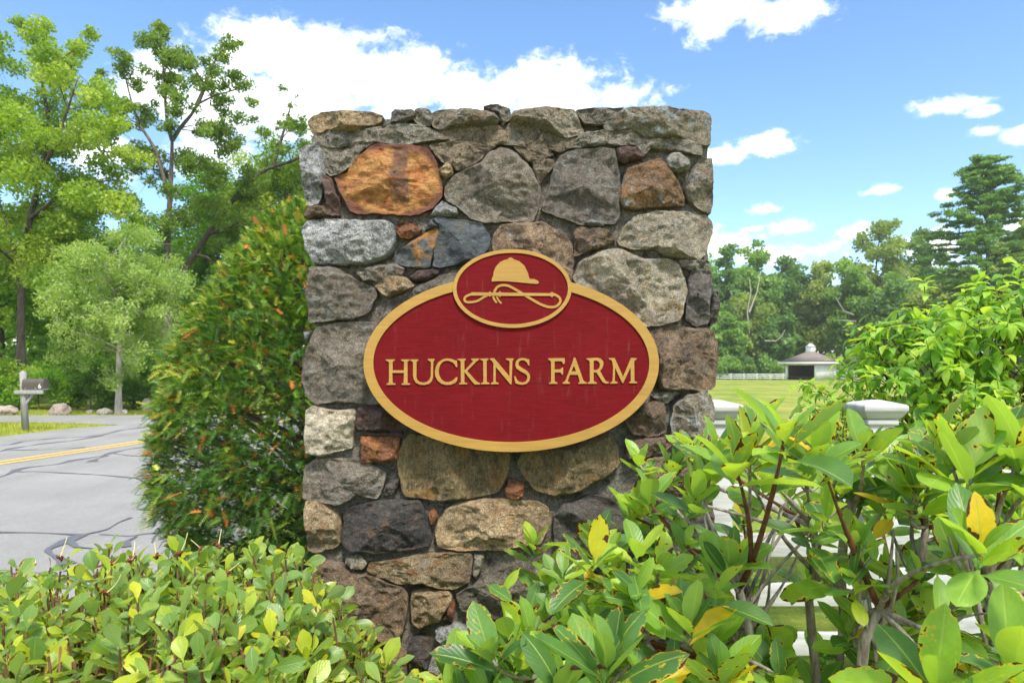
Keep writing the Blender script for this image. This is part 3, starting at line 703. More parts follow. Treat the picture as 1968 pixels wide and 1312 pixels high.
def ribbon2(pts, wd):
    P = [Vector((x, y)) for x, y in pts]
    # catmull-rom
    out = []
    for i in range(len(P)-1):
        p0, p1, p2, p3 = P[max(i-1, 0)], P[i], P[i+1], P[min(i+2, len(P)-1)]
        for k in range(8):
            t = k/8; out.append(0.5*((2*p1)+(p2-p0)*t+(2*p0-5*p1+4*p2-p3)*t*t+(3*p1-p0-3*p2+p3)*t**3))
    out.append(P[-1]); Lf = []; Rt = []
    for i, p in enumerate(out):
        d = (out[min(i+1, len(out)-1)]-out[max(i-1, 0)]).normalized(); n = Vector((-d.y, d.x))*wd/2
        Lf.append(p+n); Rt.append(p-n)
    return [Z6(*q) for q in Lf]+[Z6(*q) for q in Rt[::-1]]
shape('whip_handle', [[Z6(x, y) for x, y in [(690,312),(790,314),(798,306),(806,314),(850,314),(856,306),(864,314),(1150,318),(1160,310),(1172,318),(1172,332),(1160,340),(1150,332),(864,332),(856,340),(850,332),(806,331),(798,338),(790,331),(690,330)]]], 0.0076, 0.005, M_gold, 0.0005)
for i, (pts, wd) in enumerate([([(700,320),(665,332),(650,348),(655,365),(680,370),(725,362),(765,338),(795,325)], 12),
                 ([(822,330),(828,300),(850,276),(885,270),(920,280),(970,308),(1035,348),(1100,384),(1150,398),(1188,392),(1210,366),(1202,340),(1172,322)], 13),
                 ([(815,322),(822,350),(838,372)], 11), ([(838,336),(850,360),(866,376)], 9)]):
    shape('whip_cord', [ribbon2(pts, wd)], 0.0070-0.0003*i, 0.005, M_gold, 0.0004)
ZA = lambda x, y: sp(735+x/6.671, 675+y/6.671)
ZB = lambda x, y: sp(1040+x/9.84, 675+y/9.84)
LET = [
 (ZA,[[(45,105),(160,105),(150,122),(132,132),(128,245),(280,245),(280,132),(245,118),(240,105),(348,105),(338,122),(322,132),(320,400),(330,408),(355,412),(352,428),(250,428),(250,412),(275,405),(280,275),(128,275),(128,400),(140,408),(168,412),(165,428),(55,428),(58,412),(80,405),(88,395),(88,140),(70,125),(48,118)]]),
 (ZA,[[(360,105),(460,105),(455,122),(438,132),(435,330),(445,365),(470,390),(520,402),(570,392),(605,365),(622,320),(625,140),(610,125),(585,112),(585,98),(668,98),(665,115),(652,130),(648,330),(635,380),(600,415),(540,430),(480,425),(430,400),(405,360),(395,310),(395,140),(380,125),(360,118)]]),
 (ZA,[[(945,120),(952,118),(962,200),(945,200),(930,170),(900,140),(850,120),(820,118),(780,130),(745,165),(725,215),(720,260),(728,310),(755,360),(800,392),(850,395),(900,375),(930,350),(945,332),(962,335),(955,380),(930,405),(880,425),(820,428),(760,415),(710,375),(680,315),(675,255),(690,190),(725,135),(780,102),(830,92),(880,98),(920,115)]]),
 (ZA,[[(965,98),(1068,95),(1065,112),(1050,122),(1048,235),(1062,240),(1150,145),(1165,122),(1140,108),(1140,95),(1242,93),(1235,110),(1205,130),(1085,250),(1190,370),(1225,400),(1252,408),(1250,422),(1185,423),(1140,375),(1055,265),(1050,270),(1050,392),(1060,402),(1088,408),(1085,420),(985,422),(985,408),(1005,400),(1008,390),(1005,130),(990,115),(968,108)]]),
 (ZA,[[(1255,95),(1358,93),(1352,110),(1335,122),(1335,385),(1345,398),(1372,405),(1370,418),(1268,420),(1268,408),(1290,398),(1296,385),(1293,130),(1280,115),(1258,108)]]),
 (ZA,[[(1378,92),(1432,90),(1630,325),(1632,130),(1615,115),(1585,105),(1585,92),(1680,92),(1678,108),(1665,122),(1655,420),(1640,420),(1452,195),(1450,385),(1462,398),(1490,405),(1488,418),(1392,420),(1395,405),(1418,395),(1424,380),(1424,150),(1400,118),(1380,105)]]),
 (ZA,[[(1870,105),(1878,100),(1885,180),(1868,178),(1855,145),(1825,118),(1790,112),(1755,125),(1740,155),(1750,185),(1790,215),(1850,250),(1885,290),(1892,335),(1880,380),(1845,415),(1795,428),(1740,420),(1705,405),(1690,322),(1705,322),(1720,360),(1750,392),(1795,402),(1835,390),(1858,355),(1858,315),(1830,285),(1770,255),(1720,220),(1703,175),(1715,125),(1750,95),(1790,88),(1835,92)]]),
 (ZB,[[(130,135),(440,130),(445,200),(435,238),(415,238),(400,205),(370,185),(252,185),(248,345),(350,345),(385,325),(395,305),(412,308),(412,435),(390,440),(375,405),(350,395),(252,395),(250,560),(265,575),(305,590),(302,610),(150,612),(150,595),(180,580),(190,565),(188,200),(170,175),(135,155)]]),
 (ZB,[[(620,120),(645,125),(790,540),(815,570),(862,590),(860,608),(700,610),(705,592),(735,575),(692,440),(540,440),(500,560),(510,578),(540,590),(535,610),(405,610),(405,592),(440,575),(465,540),(600,190)],[(618,265),(562,380),(665,380)]]),
 (ZB,[[(855,135),(1060,125),(1130,145),(1170,195),(1172,255),(1150,320),(1108,365),(1180,500),(1215,560),(1240,575),(1275,578),(1270,600),(1220,608),(1175,590),(1145,555),(1045,395),(988,395),(988,560),(1005,575),(1050,590),(1045,610),(880,610),(880,592),(910,578),(922,560),(918,195),(900,170),(858,150)],[(988,180),(1030,168),(1085,190),(1112,240),(1105,300),(1075,345),(1030,358),(988,355)]]),
 (ZB,[[(1280,130),(1385,128),(1548,490),(1700,130),(1800,130),(1795,150),(1755,185),(1758,555),(1775,572),(1812,582),(1808,600),(1662,600),(1665,582),(1690,570),(1695,550),(1690,290),(1548,595),(1530,595),(1395,305),(1385,550),(1400,568),(1440,580),(1435,605),(1308,608),(1308,590),(1340,575),(1350,550),(1360,300),(1345,195),(1325,165),(1285,150)]]),
]
for fn, polys in LET:
    shape('letter', [[fn(x, y) for x, y in P] for P in polys], 0.0038, 0.006, M_gold, 0.0005)
# ------------------------------------------------------------------ foliage tools
def norm(a): return a/(np.linalg.norm(a, axis=-1, keepdims=True)+1e-9)
def leaf_quads(P, size, rng, up=0.7, aspect=0.55, var=0.35, droop=0.0):
    """rhombus leaves about points P: returns V (4n,3), Q (n,4)"""
    n = len(P); nrm = norm(rng.normal(size=(n, 3))+np.array([0, 0, up]))
    t = norm(np.cross(nrm, rng.normal(size=(n, 3)))); t[:, 2] -= droop; t = norm(t); b = norm(np.cross(nrm, t))
    L = size*(1+var*rng.normal(size=(n, 1)).clip(-1.6, 1.6)); W = L*aspect
    V = np.stack([P-t*L/2, P+b*W/2+nrm*L*0.08, P+t*L/2, P-b*W/2+nrm*L*0.08], 1).reshape(-1, 3)
    return V, np.arange(4*n).reshape(n, 4)
def curve_pts(a, b, sag, rng, n=6, wob=0.0):
    a = np.array(a, float); b = np.array(b, float); t = np.linspace(0, 1, n)[:, None]
    m = (a+b)/2+np.array([0, 0, sag])+rng.normal(size=3)*wob
    return (1-t)**2*a+2*t*(1-t)*m+t*t*b
def tree(name, base, trunk_top, clumps, leaf_size, n_leaves, mat, bark, label, group, rng, trunk_r=0.16, limbs=None, up=0.6, aspect=0.6,
         flat=0.75, cat='tree', main=9, trunk_pts=None, droop=0.0, spread=0.5, rise=0.2):
    """clumps: list of (x,y,z,r) in world space"""
    base = np.array(base, float); root = empty(name, tuple(base), label, cat, group)
    C = np.array([c[:3] for c in clumps], float); Rr = np.array([c[3] for c in clumps], float)
    if trunk_pts is None:
        top = np.array(trunk_top, float); trunk_pts = curve_pts(base-np.array([0, 0, .1]), top, 0, rng, 9, 0.12*np.linalg.norm(top-base)*0.3)
    trunk_pts = np.array(trunk_pts, float)
    bt = Bag(); n = len(trunk_pts); rad = trunk_r*np.linspace(1, 0.35, n); rad[0] *= 1.35
    bt.tube(trunk_pts-base, rad, 9); bt.build('trunk', bark, root, True)
    # branches
    bb = Bag(); nodes = [(p, r*0.7) for p, r in zip(trunk_pts[n//3:], rad[n//3:])]
    if limbs:
        for lp in limbs:
            lp = np.array(lp, float); rr = np.linspace(trunk_r*0.55, trunk_r*0.13, len(lp)); bb.tube(lp-base, rr, 6)
            nodes += [(p, r) for p, r in zip(lp[1:], rr[1:])]
    NP = np.zeros((len(nodes)+4*len(C)+8, 3)); NR = np.zeros(len(NP)); nn_ = len(nodes)
    NP[:nn_] = [q[0] for q in nodes]; NR[:nn_] = [q[1] for q in nodes]
    order = list(np.argsort(-Rr*(0.7+0.6*rng.random(len(C)))))
    for k, ci in enumerate(order):
        c = C[ci]; dd = np.sqrt(((NP[:nn_]-c)**2).sum(1)); bi = int(np.argmin(dd+2.2*np.maximum(0, NP[:nn_, 2]-c[2]+rise*dd)))
        p = NP[bi].copy(); r = NR[bi]; d = dd[bi]
        if d < 0.05: continue
        pts = curve_pts(p, c, 0.06*d, rng, 6, 0.07*d)
        r0 = min(r*0.75, 0.012+0.018*d+ (trunk_r*0.25 if k < main else 0)); rr = np.linspace(r0, max(0.006, r0*0.35), 6)
        bb.tube(pts-base, rr, 5)
        NP[nn_:nn_+4] = pts[2:]; NR[nn_:nn_+4] = rr[2:]; nn_ += 4
        # twigs fanning through the clump
        for _ in range(3):
            e = c+rng.normal(size=3)*Rr[ci]*0.55; bb.tube(curve_pts(pts[4], e, 0, rng, 4, 0.05)-base, np.linspace(rr[-1]*0.7, 0.004, 4), 4)
    bb.build('branches', bark, root, True)
    # leaves
    wgt = Rr**2.2; cnts = np.maximum(6, (n_leaves*wgt/wgt.sum())).astype(int)
    idx = np.repeat(np.arange(len(C)), cnts); m = len(idx)
    dirs = norm(rng.normal(size=(m, 3))); rad_ = (rng.random((m, 1))**spread)*Rr[idx][:, None]*1.05
    off = dirs*rad_; off[:, 2] *= flat
    # ragged clumps: push along a lumpy field
    P = C[idx]+off
    V, Q = leaf_quads(P, leaf_size, rng, up, aspect, droop=droop)
    cr = rng.random(len(C)); rnd = np.clip(0.55*cr[idx]+0.45*rng.random(m), 0, 1)
    cro = link('crown', np_mesh('crown', V-base, [Q], False, rnd), mat, root)
    return root
def blob_clumps(c, rx, ry, rz, n, rng, r=(0.5, 0.9), shell=0.55, zmin=None, cone=0.0):
    out = []
    while len(out) < n:
        d = norm(rng.normal(size=(1, 3)))[0]; s = shell+(1-shell)*rng.random()
        if rng.random() < 0.25: s *= rng.random()
        k = 1-cone*max(-0.3, d[2]*s)
        p = np.array([c[0]+d[0]*s*rx*k, c[1]+d[1]*s*ry*k, c[2]+d[2]*s*rz])
        if zmin is not None and p[2] < zmin: continue
        out.append((p[0], p[1], p[2], rng.uniform(*r)))
    return out
G = lambda r, g, b: srgb(r, g, b)
M_lime = leaf_mat('leaf_lime', [(0, G(92,122,42)), (0.4, G(118,146,54)), (0.75, G(150,168,68)), (1, G(182,186,94))], 0.5, 0.48, 1.15, back=0.2, tcol=(1.4, 1.5, 0.5))
M_mid = leaf_mat('leaf_mid', [(0, G(64,100,28)), (0.5, G(94,128,42)), (1, G(138,160,60))], 0.5, 0.5, 1.5)
M_oak = leaf_mat('leaf_oak', [(0, G(70,96,38)), (0.5, G(94,118,48)), (1, G(128,146,62))], 0.45, 0.45, 1.35)
M_pale = leaf_mat('leaf_pale', [(0, G(104,130,66)), (0.5, G(132,154,84)), (1, G(164,178,110))], 0.55, 0.45, 1.25)
M_deep = leaf_mat('leaf_deep', [(0, G(52,80,32)), (0.5, G(76,106,44)), (1, G(110,136,58))], 0.5, 0.48, 1.6)
M_far1 = leaf_mat('leaf_far_green', [(0, G(84,116,62)), (0.5, G(108,138,74)), (1, G(140,162,94))], 0.55, 0.48, 1.3)
M_far2 = leaf_mat('leaf_far_olive', [(0, G(98,118,62)), (0.5, G(124,140,76)), (1, G(154,162,96))], 0.55, 0.48, 1.25)
M_far3 = leaf_mat('leaf_far_dark', [(0, G(70,100,62)), (0.5, G(92,122,72)), (1, G(120,146,88))], 0.55, 0.45, 1.3)
M_pine = leaf_mat('needle_pine', [(0, G(70,104,66)), (0.5, G(94,128,74)), (1, G(128,156,90))], 0.5, 0.4, 1.3)

def P3(px, py, Y): return tuple(PX(px, py, Y))
RNG = np.random.default_rng
g_left = 'woodland trees across the road'
# tall lime-green maple at the left edge
rg = RNG(11); Y = 25.0
cl = []
for (px, py, r) in [(60,80,40),(20,110,45),(100,130,45),(140,110,35),(40,180,60),(120,190,60),(180,180,40),(0,240,60),(70,260,60),(150,260,55),(210,230,40),(205,300,50),(110,330,65),(30,340,65),(180,370,55),(240,320,40),(-60,200,60),(-80,300,70),(230,390,45),(80,420,60),(0,440,60),(150,450,55),(45,45,22),(95,85,30),(165,75,22),(250,440,35),(-90,420,70),(40,520,60),(110,540,50),(-40,560,60)]:
    for _ in range(5):
        p = PX(px+rg.normal()*r*.55, py+rg.normal()*r*.45, Y+rg.normal()*1.6); cl.append((p.x, p.y, p.z, r/F*Y*rg.uniform(.45, .75)))
b = PX(42, 0, Y)
tree('maple_tree', (b.x, Y, 0), None, cl, 0.125, 80000, M_lime, M_bark_dark, 'tall lime green maple at the left edge behind the mailbox', g_left, rg, 0.15,
     trunk_pts=[(b.x, Y, -.1), P3(40, 640, Y), P3(42, 520, Y), P3(58, 420, Y), P3(80, 330, Y), P3(95, 240, Y), P3(80, 150, Y)],
     limbs=[[P3(80, 330, Y), P3(105, 280, Y-.5), P3(130, 210, Y-.8), P3(150, 150, Y-.8)], [P3(58, 420, Y), P3(110, 380, Y-1), P3(180, 350, Y-1.3), P3(230, 345, Y-1.5)], [P3(42, 520, Y), P3(10, 420, Y+.5), P3(-30, 320, Y+.8)]])
# sparse oak with forked limbs
rg = RNG(12); Y = 32.0; cl = []
for (px, py, r) in [(245,100,22),(290,85,32),(310,62,20),(330,110,36),(265,150,30),(310,140,36),(225,100,14),(420,100,26),(440,85,22),(455,78,13),(400,130,26),(380,150,26),(440,150,26),(470,170,22),(400,172,24),(330,172,26),(310,200,30),(250,215,30),(230,235,24),(270,195,22),(390,240,32),(430,228,34),(470,230,26),(420,272,32),(450,258,26),(510,250,18),(540,242,14),(490,200,10),(545,170,8),(560,232,16),(578,245,18),(530,290,14),(300,232,26),(345,218,24),(350,150,22),(200,152,18),(185,200,18),(390,300,30),(350,320,40),(300,340,40),(420,330,36),(340,400,44),(400,390,40),(290,420,40)]:
    for _ in range(4):
        p = PX(px+rg.normal()*r*.6, py+rg.normal()*r*.5, Y+rg.normal()*1.0); cl.append((p.x, p.y, p.z, r/F*Y*rg.uniform(.4, .7)))
b = PX(322, 0, Y)
tree('oak_tree', (b.x, Y, 0), None, cl, 0.145, 34000, M_oak, M_bark_grey, 'sparse tall oak with bare forked grey limbs against the clouds', g_left, rg, 0.19,
     trunk_pts=[(b.x, Y, -.1), P3(321, 560, Y), P3(322, 460, Y), P3(327, 380, Y), P3(330, 310, Y), P3(331, 268, Y)],
     limbs=[[P3(326, 385, Y), P3(310, 325, Y), P3(300, 290, Y), P3(285, 265, Y), P3(268, 240, Y), P3(255, 205, Y), P3(245, 165, Y), P3(235, 125, Y)],
            [P3(331, 270, Y), P3(345, 248, Y), P3(368, 220, Y), P3(380, 200, Y), P3(410, 185, Y), P3(455, 172, Y)],
            [P3(331, 270, Y), P3(322, 240, Y), P3(318, 200, Y), P3(315, 150, Y), P3(310, 95, Y)],
            [P3(378, 203, Y), P3(395, 165, Y), P3(405, 130, Y), P3(425, 98, Y)]], aspect=0.5, up=0.3, spread=0.6)
# leaning dark tree
rg = RNG(13); Y = 35.0; cl = []
for (px, py, r) in [(560,200,10),(555,235,14),(575,250,16),(590,270,24),(540,285,14),(610,300,34),(500,330,26),(450,370,30),(560,340,30),(470,420,34),(520,400,34),(640,260,30),(660,330,40),(420,470,36),(480,480,34)]:
    for _ in range(4):
        p = PX(px+rg.normal()*r*.6, py+rg.normal()*r*.5, Y+rg.normal()*.9); cl.append((p.x, p.y, p.z, r/F*Y*rg.uniform(.45, .75)))
b = PX(325, 0, Y)
tree('leaning_tree', (b.x, Y, 0), None, cl, 0.145, 16000, M_oak, M_bark_dark, 'dark trunked tree leaning right towards the pillar beside the oak', g_left, rg, 0.18,
     trunk_pts=[(b.x, Y, -.1), P3(338, 580, Y), P3(355, 517, Y), P3(400, 450, Y), P3(432, 405, Y), P3(470, 355, Y), P3(512, 325, Y), P3(560, 310, Y), P3(600, 292, Y)],
     limbs=[[P3(525, 318, Y), P3(540, 270, Y), P3(553, 225, Y), P3(562, 190, Y)], [P3(376, 490, Y), P3(398, 494, Y-.5), P3(415, 510, Y-.8), P3(430, 542, Y-1)]], aspect=0.5)
# pale young tree behind the verge
rg = RNG(14); Y = 21.0
c = PX(243, 578, Y); cl = blob_clumps((c.x, Y, c.z), 2.45, 2.1, 2.75, 240, rg, (.18, .46), 0.4, cone=0.3)
b = PX(228, 0, Y)
tree('young_tree', (b.x, Y, 0), P3(232, 470, Y), cl, 0.085, 44000, M_pale, M_bark_pale, 'young pale green tree with slender grey trunk behind the boulders', g_left, rg, 0.10, main=0, aspect=0.5, up=0.4, rise=0.75)
# filler woodland trees: (trunk px, Y, crown centre px, py, rx, rz px, n clumps, leaf, n leaves, material, label)
fill = [
 (540, 38, 560, 380, 120, 120, 70, .20, 11000, M_lime, 'yellow green tree half hidden by the stone pillar above the yew'),
 (420, 40, 420, 450, 110, 130, 70, .21, 10000, M_mid, 'mid green tree behind the leaning trunk'),
 (10, 30, 10, 560, 130, 150, 80, .18, 14000, M_mid, 'bushy green tree low behind the mailbox at the left edge'),
 (150, 34, 150, 540, 120, 150, 80, .19, 13000, M_deep, 'dark green tree filling the gap behind the young tree'),
 (290, 44, 300, 560, 130, 150, 70, .22, 10000, M_deep, 'dark green woodland tree below the oak'),
 (470, 46, 480, 570, 140, 150, 60, .24, 8000, M_deep, 'shaded woodland tree seen just left of the yew top'),
 (-110, 33, -120, 380, 150, 240, 90, .20, 11000, M_mid, 'green tree cut off by the left edge of the picture'),
 (690, 48, 690, 480, 160, 200, 50, .28, 5000, M_mid, 'woodland tree hidden behind the stone pillar'),
 (880, 60, 880, 520, 170, 160, 50, .34, 5000, M_deep, 'distant woodland tree behind the middle of the pillar'),
 (1120, 75, 1120, 560, 170, 130, 50, .40, 5000, M_far1, 'distant woodland tree behind the right of the pillar'),
]
for k, (tx, Y, cx, cy, rx, rz, n, ls, nl, mt, lab) in enumerate(fill):
    rg = RNG(30+k); c = PX(cx, cy, Y); s = Y/F
    cl = blob_clumps((c.x, Y, c.z), rx*s, rx*s*.8, rz*s, n, rg, (rx*s*.16, rx*s*.3), 0.45, zmin=0.4)
    b = PX(tx, 0, Y); top = PX(cx, cy-rz*.5, Y)
    tree('woodland_tree', (b.x, Y, gz(b.x, Y)), tuple(top), cl, ls*.85, int(nl*2.1), mt, M_bark_dark, lab, g_left, rg, 0.18, up=0.5)
# understory bushes along the wood edge
us = [(-40,22.5,1.6,M_mid),(20,23.5,1.9,M_lime),(75,22.8,1.3,M_mid),(130,24.5,2.0,M_mid),(175,23.0,1.5,M_deep),(205,24.5,1.9,M_mid),(255,23.2,1.5,M_deep),(300,24.5,2.1,M_mid),(350,24.0,2.0,M_deep),(410,26,2.2,M_mid),(470,28,2.4,M_deep),(550,30,2.4,M_mid),(100,26.5,2.6,M_deep),(0,26.5,2.6,M_deep),(230,27.5,2.8,M_deep),(330,28.5,2.8,M_deep)]
ub = ['at the left edge', 'yellowish, left of the mailbox post', 'small, right behind the mailbox', 'behind the largest boulder', 'dark, between the two boulders', 'behind the small round boulder', 'dark, right of the young tree trunk', 'taller, near the left flank of the yew', 'dark, touching the yew outline', 'seen through the yew foliage', 'deep in the wood behind the yew', 'hidden behind pillar and yew', 'second row, tall and dark above the mailbox', 'second row at the left edge', 'second row behind the young tree', 'second row near the yew']
for k, (px, Y, h, mt) in enumerate(us):
    rg = RNG(60+k); c = PX(px, 700, Y); cl = blob_clumps((c.x, Y, h*.5), 1.25+.2*h, 1.0, h*.55, 22, rg, (.22, .45), 0.4, zmin=.1)
    tree('understory_bush', (c.x, Y, 0), (c.x, Y, h*.8), cl, 0.10, 5000, mt, M_bark_dark, 'leafy bush at the wood edge, '+ub[k], 'bushes along the wood edge', rg, 0.03, cat='bush', main=3, aspect=.5)

# ------------------------------------------------------------------ far right tree line
g_right = 'tree line beyond the field'
far = [ # px, top py, half width px, Y, material, n leaves, label
 (1395, 486, 40, 128, M_far3, 6500, 'dark conifer-like tree right beside the pillar edge'),
 (1450, 476, 50, 132, M_far1, 8000, 'tall pointed green tree left of the shed roof'),
 (1440, 560, 42, 122, M_far2, 6000, 'lighter lower tree with pale bare branches left of the shed'),
 (1520, 488, 55, 134, M_far3, 8000, 'dark broad tree directly above the shed'),
 (1580, 520, 50, 130, M_far2, 7500, 'olive tree above the right half of the shed'),
 (1640, 520, 52, 126, M_far1, 8000, 'green tree right of the shed with pale dead limbs'),
 (1690, 432, 62, 136, M_far2, 6500, 'tall loose crowned tree between shed and pine'),
 (1770, 415, 48, 138, M_far3, 4500, 'sparse tall tree just left of the pine'),
 (1720, 560, 60, 118, M_far3, 8500, 'dense dark tree behind the top of the shrub'),
 (1830, 532, 68, 112, M_far2, 9000, 'rounded olive crowned tree below the pine'),
 (1960, 440, 60, 105, M_far2, 8000, 'pale green tree at the right edge below the pine'),
 (1400, 610, 36, 118, M_far1, 5000, 'low leafy tree at the field edge by the pillar'),
 (1490, 610, 36, 119, M_far3, 5000, 'low dark tree at the field edge left of the cupola'),
 (1340, 520, 60, 130, M_far1, 6000, 'green tree mostly hidden by the right pillar edge'),
 (2050, 470, 70, 110, M_far1, 6000, 'green tree beyond the right edge of the picture'),
]
for k, (px, top, hw, Y, mt, nl, lab) in enumerate(far):
    rg = RNG(100+k); s = Y/F; b = PX(px, 0, Y); g0 = gz(b.x, Y); ztop = PX(px, top, Y).z
    ztop += 2.2; zc = (ztop*0.58+g0*0.42); rz = (ztop-zc)*1.0
    sparse = k in (6, 7)
    cl = blob_clumps((b.x, Y, zc), hw*s, hw*s*.9, rz, 60 if sparse else 84, rg, (hw*s*.22, hw*s*.40), 0.4, zmin=g0+1, cone=0.5 if k in (0, 1) else 0.1)
    if not sparse: cl += blob_clumps((b.x, Y-1, g0+3), hw*s, hw*s*.6, 4.0, 22, rg, (hw*s*.18, hw*s*.32), 0.3, zmin=g0+.5)
    limbs = None
    if k == 2: limbs = [[P3(1470, 655, Y-5), P3(1492, 655, Y-6), P3(1503, 645, Y-6.2), P3(1509, 633, Y-6.3)], [P3(1440, 640, Y-4), P3(1436, 600, Y-5), P3(1443, 560, Y-5), P3(1440, 535, Y-5)], [P3(1440, 600, Y-5), P3(1455, 560, Y-5), P3(1462, 520, Y-5)]]
    if k == 5: limbs = [[P3(1640, 605, Y-5), P3(1622, 598, Y-6.5), P3(1612, 582, Y-6.8), P3(1606, 570, Y-6.8)], [P3(1645, 618, Y-5), P3(1625, 616, Y-6.5), P3(1606, 615, Y-6.8)]]
    tree('far_tree', (b.x, Y, g0), (b.x, Y, ztop-5.0), cl, 0.62, int(nl*2.0), mt, M_bark_pale if k in (2, 5) else M_bark_dark, lab, g_right, rg, 0.3, up=0.5, aspect=.7, limbs=limbs)
# tall white pine at the right
rg = RNG(140); Y = 88.0; s = Y/F; b = PX(1895, 0, Y); g0 = gz(b.x, Y); ztop = PX(1895, 300, Y).z
cl = []; limbs = []
for lv in np.linspace(g0+8, ztop-0.8, 26):
    f = (ztop-lv)/(ztop-g0-8); reach = 1.5+6.0*min(1, f*1.7)**0.8*(1 if f < .75 else 1.0-(f-.75)*1.4)
    for q in range(7):
        an = rg.uniform(0, 6.283); r = reach*rg.uniform(.65, 1.1)
        e = np.array([b.x+math.cos(an)*r, Y+math.sin(an)*r, lv+0.12*r+rg.normal()*.2]); st = np.array([b.x, Y, lv])
        if rg.random() < .5: limbs.append([st, (st+e)/2+np.array([0, 0, -.1]), e])
        for u in (0.3, 0.5, 0.7, 0.86, 1.0):
            p = st+(e-st)*u+rg.normal(size=3)*np.array([.3, .3, .12]); cl.append((p[0], p[1], p[2], rg.uniform(.5, .85)*(0.7+.4*u)))
tree('pine_tree', (b.x, Y, g0), (b.x, Y, ztop-.3), cl, 0.58, 44000, M_pine, M_bark_dark, 'tall dark green pine with layered boughs rising at the right edge', g_right, rg, 0.35, limbs=limbs[::2], flat=0.32, up=1.0, aspect=.28, main=2)
# field-edge brush
for k, px in enumerate([1390, 1430, 1475, 1530, 1600, 1660, 1720, 1800]):
    rg = RNG(150+k); Y = 114+rg.uniform(0, 3); c = PX(px, 700, Y); g0 = gz(c.x, Y)
    cl = blob_clumps((c.x, Y, g0+2.0), 3.2, 1.6, 2.4, 24, rg, (.7, 1.2), .4, zmin=g0)
    lab = ['nearest the pillar', 'second from the pillar', 'third from the pillar', 'behind the shed', 'behind the right shed corner', 'right of the shed', 'behind the leafy shrub top', 'far right behind the shrub'][k]
    tree('field_edge_bush', (c.x, Y, g0), (c.x, Y, g0+3), cl, 0.42, 2600, [M_far1, M_far3][k % 2], M_bark_dark, 'green bush along the far field fence, '+lab, 'bushes along the far fence', rg, .06, cat='bush', main=3)

# far-off wood seen as one mass behind the single trees
def wood_mass(name, x0, x1, y0, y1, h0, h1, ls, n, mat, label, seed):
    rg = RNG(seed); cx = rg.uniform(x0, x1, n//60); cy = rg.uniform(y0, y1, n//60); cz = rg.random(n//60)**.8
    hh = h0+(h1-h0)*np.array([.5+.5*mnoise.noise(Vector((x*.13, 3, seed))) for x in cx]); R_ = rg.uniform(1.0, 2.0, n//60)
    idx = np.repeat(np.arange(n//60), 60); P = np.stack([cx, cy, cz*hh], 1)[idx]+norm(rg.normal(size=(len(idx), 3)))*(rg.random((len(idx), 1))**.5)*R_[idx][:, None]
    P[:, 2] += np.array([gz(a, b) for a, b in zip(cx, cy)])[idx]; P[:, 2] = np.maximum(P[:, 2], -1.5)
    V, Q = leaf_quads(P, ls, rg, .5, .65); cr = rg.random(n//60)
    tag(link(name, np_mesh(name, V, [Q], False, np.clip(.5*cr[idx]+.5*rg.random(len(idx)), 0, 1)), mat), label, 'woodland', kind='stuff')
wood_mass('woodland', -62, 6, 50, 58, 9, 13, .42, 42000, M_mid, 'dense green woodland closing the view behind the trees across the road', 3)
wood_mass('woodland', 28, 150, 142, 152, 17, 23, .95, 56000, M_far1, 'dense green woodland behind the tree line beyond the field', 4)
wood_mass('woodland', -48, -4, 36, 42, 4.5, 7.0, .26, 30000, M_mid, 'low leafy green thicket under the trees across the road', 8)
# ------------------------------------------------------------------ stable shed in the field
def face_frame(az_deg):
    a = math.radians(az_deg); return Vector((math.sin(a), math.cos(a), 0))
Y = 100.0; sc0 = PX(1558, 700, Y); z0 = gz(sc0.x, Y)
n1v = face_frame(237.2); n2v = face_frame(147.2)            # open front faces left, blank side faces right
SS = 4.95; HH = 2.42
shed = empty('stable_shed', (sc0.x, Y, z0), 'small white open fronted stable shed with grey hipped roof and cupola', 'shed')
ang = math.atan2(n2v.y, n2v.x)                               # local x along the open front, towards the right-hand corner
M_shingle = simple_mat('shingle', srgb(138, 126, 118), srgb(112, 102, 96), 6, 0.9, 0.4, 18)
M_darkwood = simple_mat('dark_boards', srgb(70, 54, 50), srgb(44, 34, 32), 7, 0.9, 0.3, 30, (4, 4, .3))
rot = Matrix.Rotation(ang, 4, 'Z')
def shed_part(name, boxes, mat, parent=None, bevel=0):
    b = Bag()
    for c, s in boxes: b.box(c, s)
    o = b.build(name, mat, parent or shed, bevel=bevel); 
    if parent is None: o.matrix_local = rot
    return o
h = SS/2
# local: +x right side (blank), -y ... front is at local +y or -y according to handedness
fy = 1 if (rot @ Vector((0, 1, 0))).dot(n1v) > 0 else -1
w1 = shed_part('wall', [((h-.06, 0, HH/2), (.12, SS, HH))], M_white)
shed_part('wall', [((-h+.06, 0, HH/2), (.12, SS-.25, HH))], M_white)
shed_part('wall', [((0, -fy*(h-.06), HH/2), (SS-.25, .12, HH))], M_white)
shed_part('lining', [((0, -fy*(h-.16), HH/2), (SS-.3, .05, HH-.1)), ((-h+.16, 0, HH/2), (.05, SS-.5, HH-.1)), ((h-.16, 0, HH/2), (.05, SS-.5, HH-.1))], M_darkwood)
shed_part('corner_post', [((-h+.15, fy*(h-.15), HH/2), (.3, .3, HH))], M_white)
shed_part('corner_post', [((h-.13, fy*(h-.08), HH/2), (.28, .18, HH-.02))], M_white)
shed_part('header', [((0, fy*(h-.1), HH-.12), (SS-.6, .14, .24))], M_white)
shed_part('kickboard', [((0, fy*(h-.5), .35), (SS-.7, .06, .3))], M_darkwood)
e = h+.75; zt = HH+1.95
bm = Bag(); V = [(-e, -e, HH+.18), (e, -e, HH+.18), (e, e, HH+.18), (-e, e, HH+.18), (0, 0, zt)]
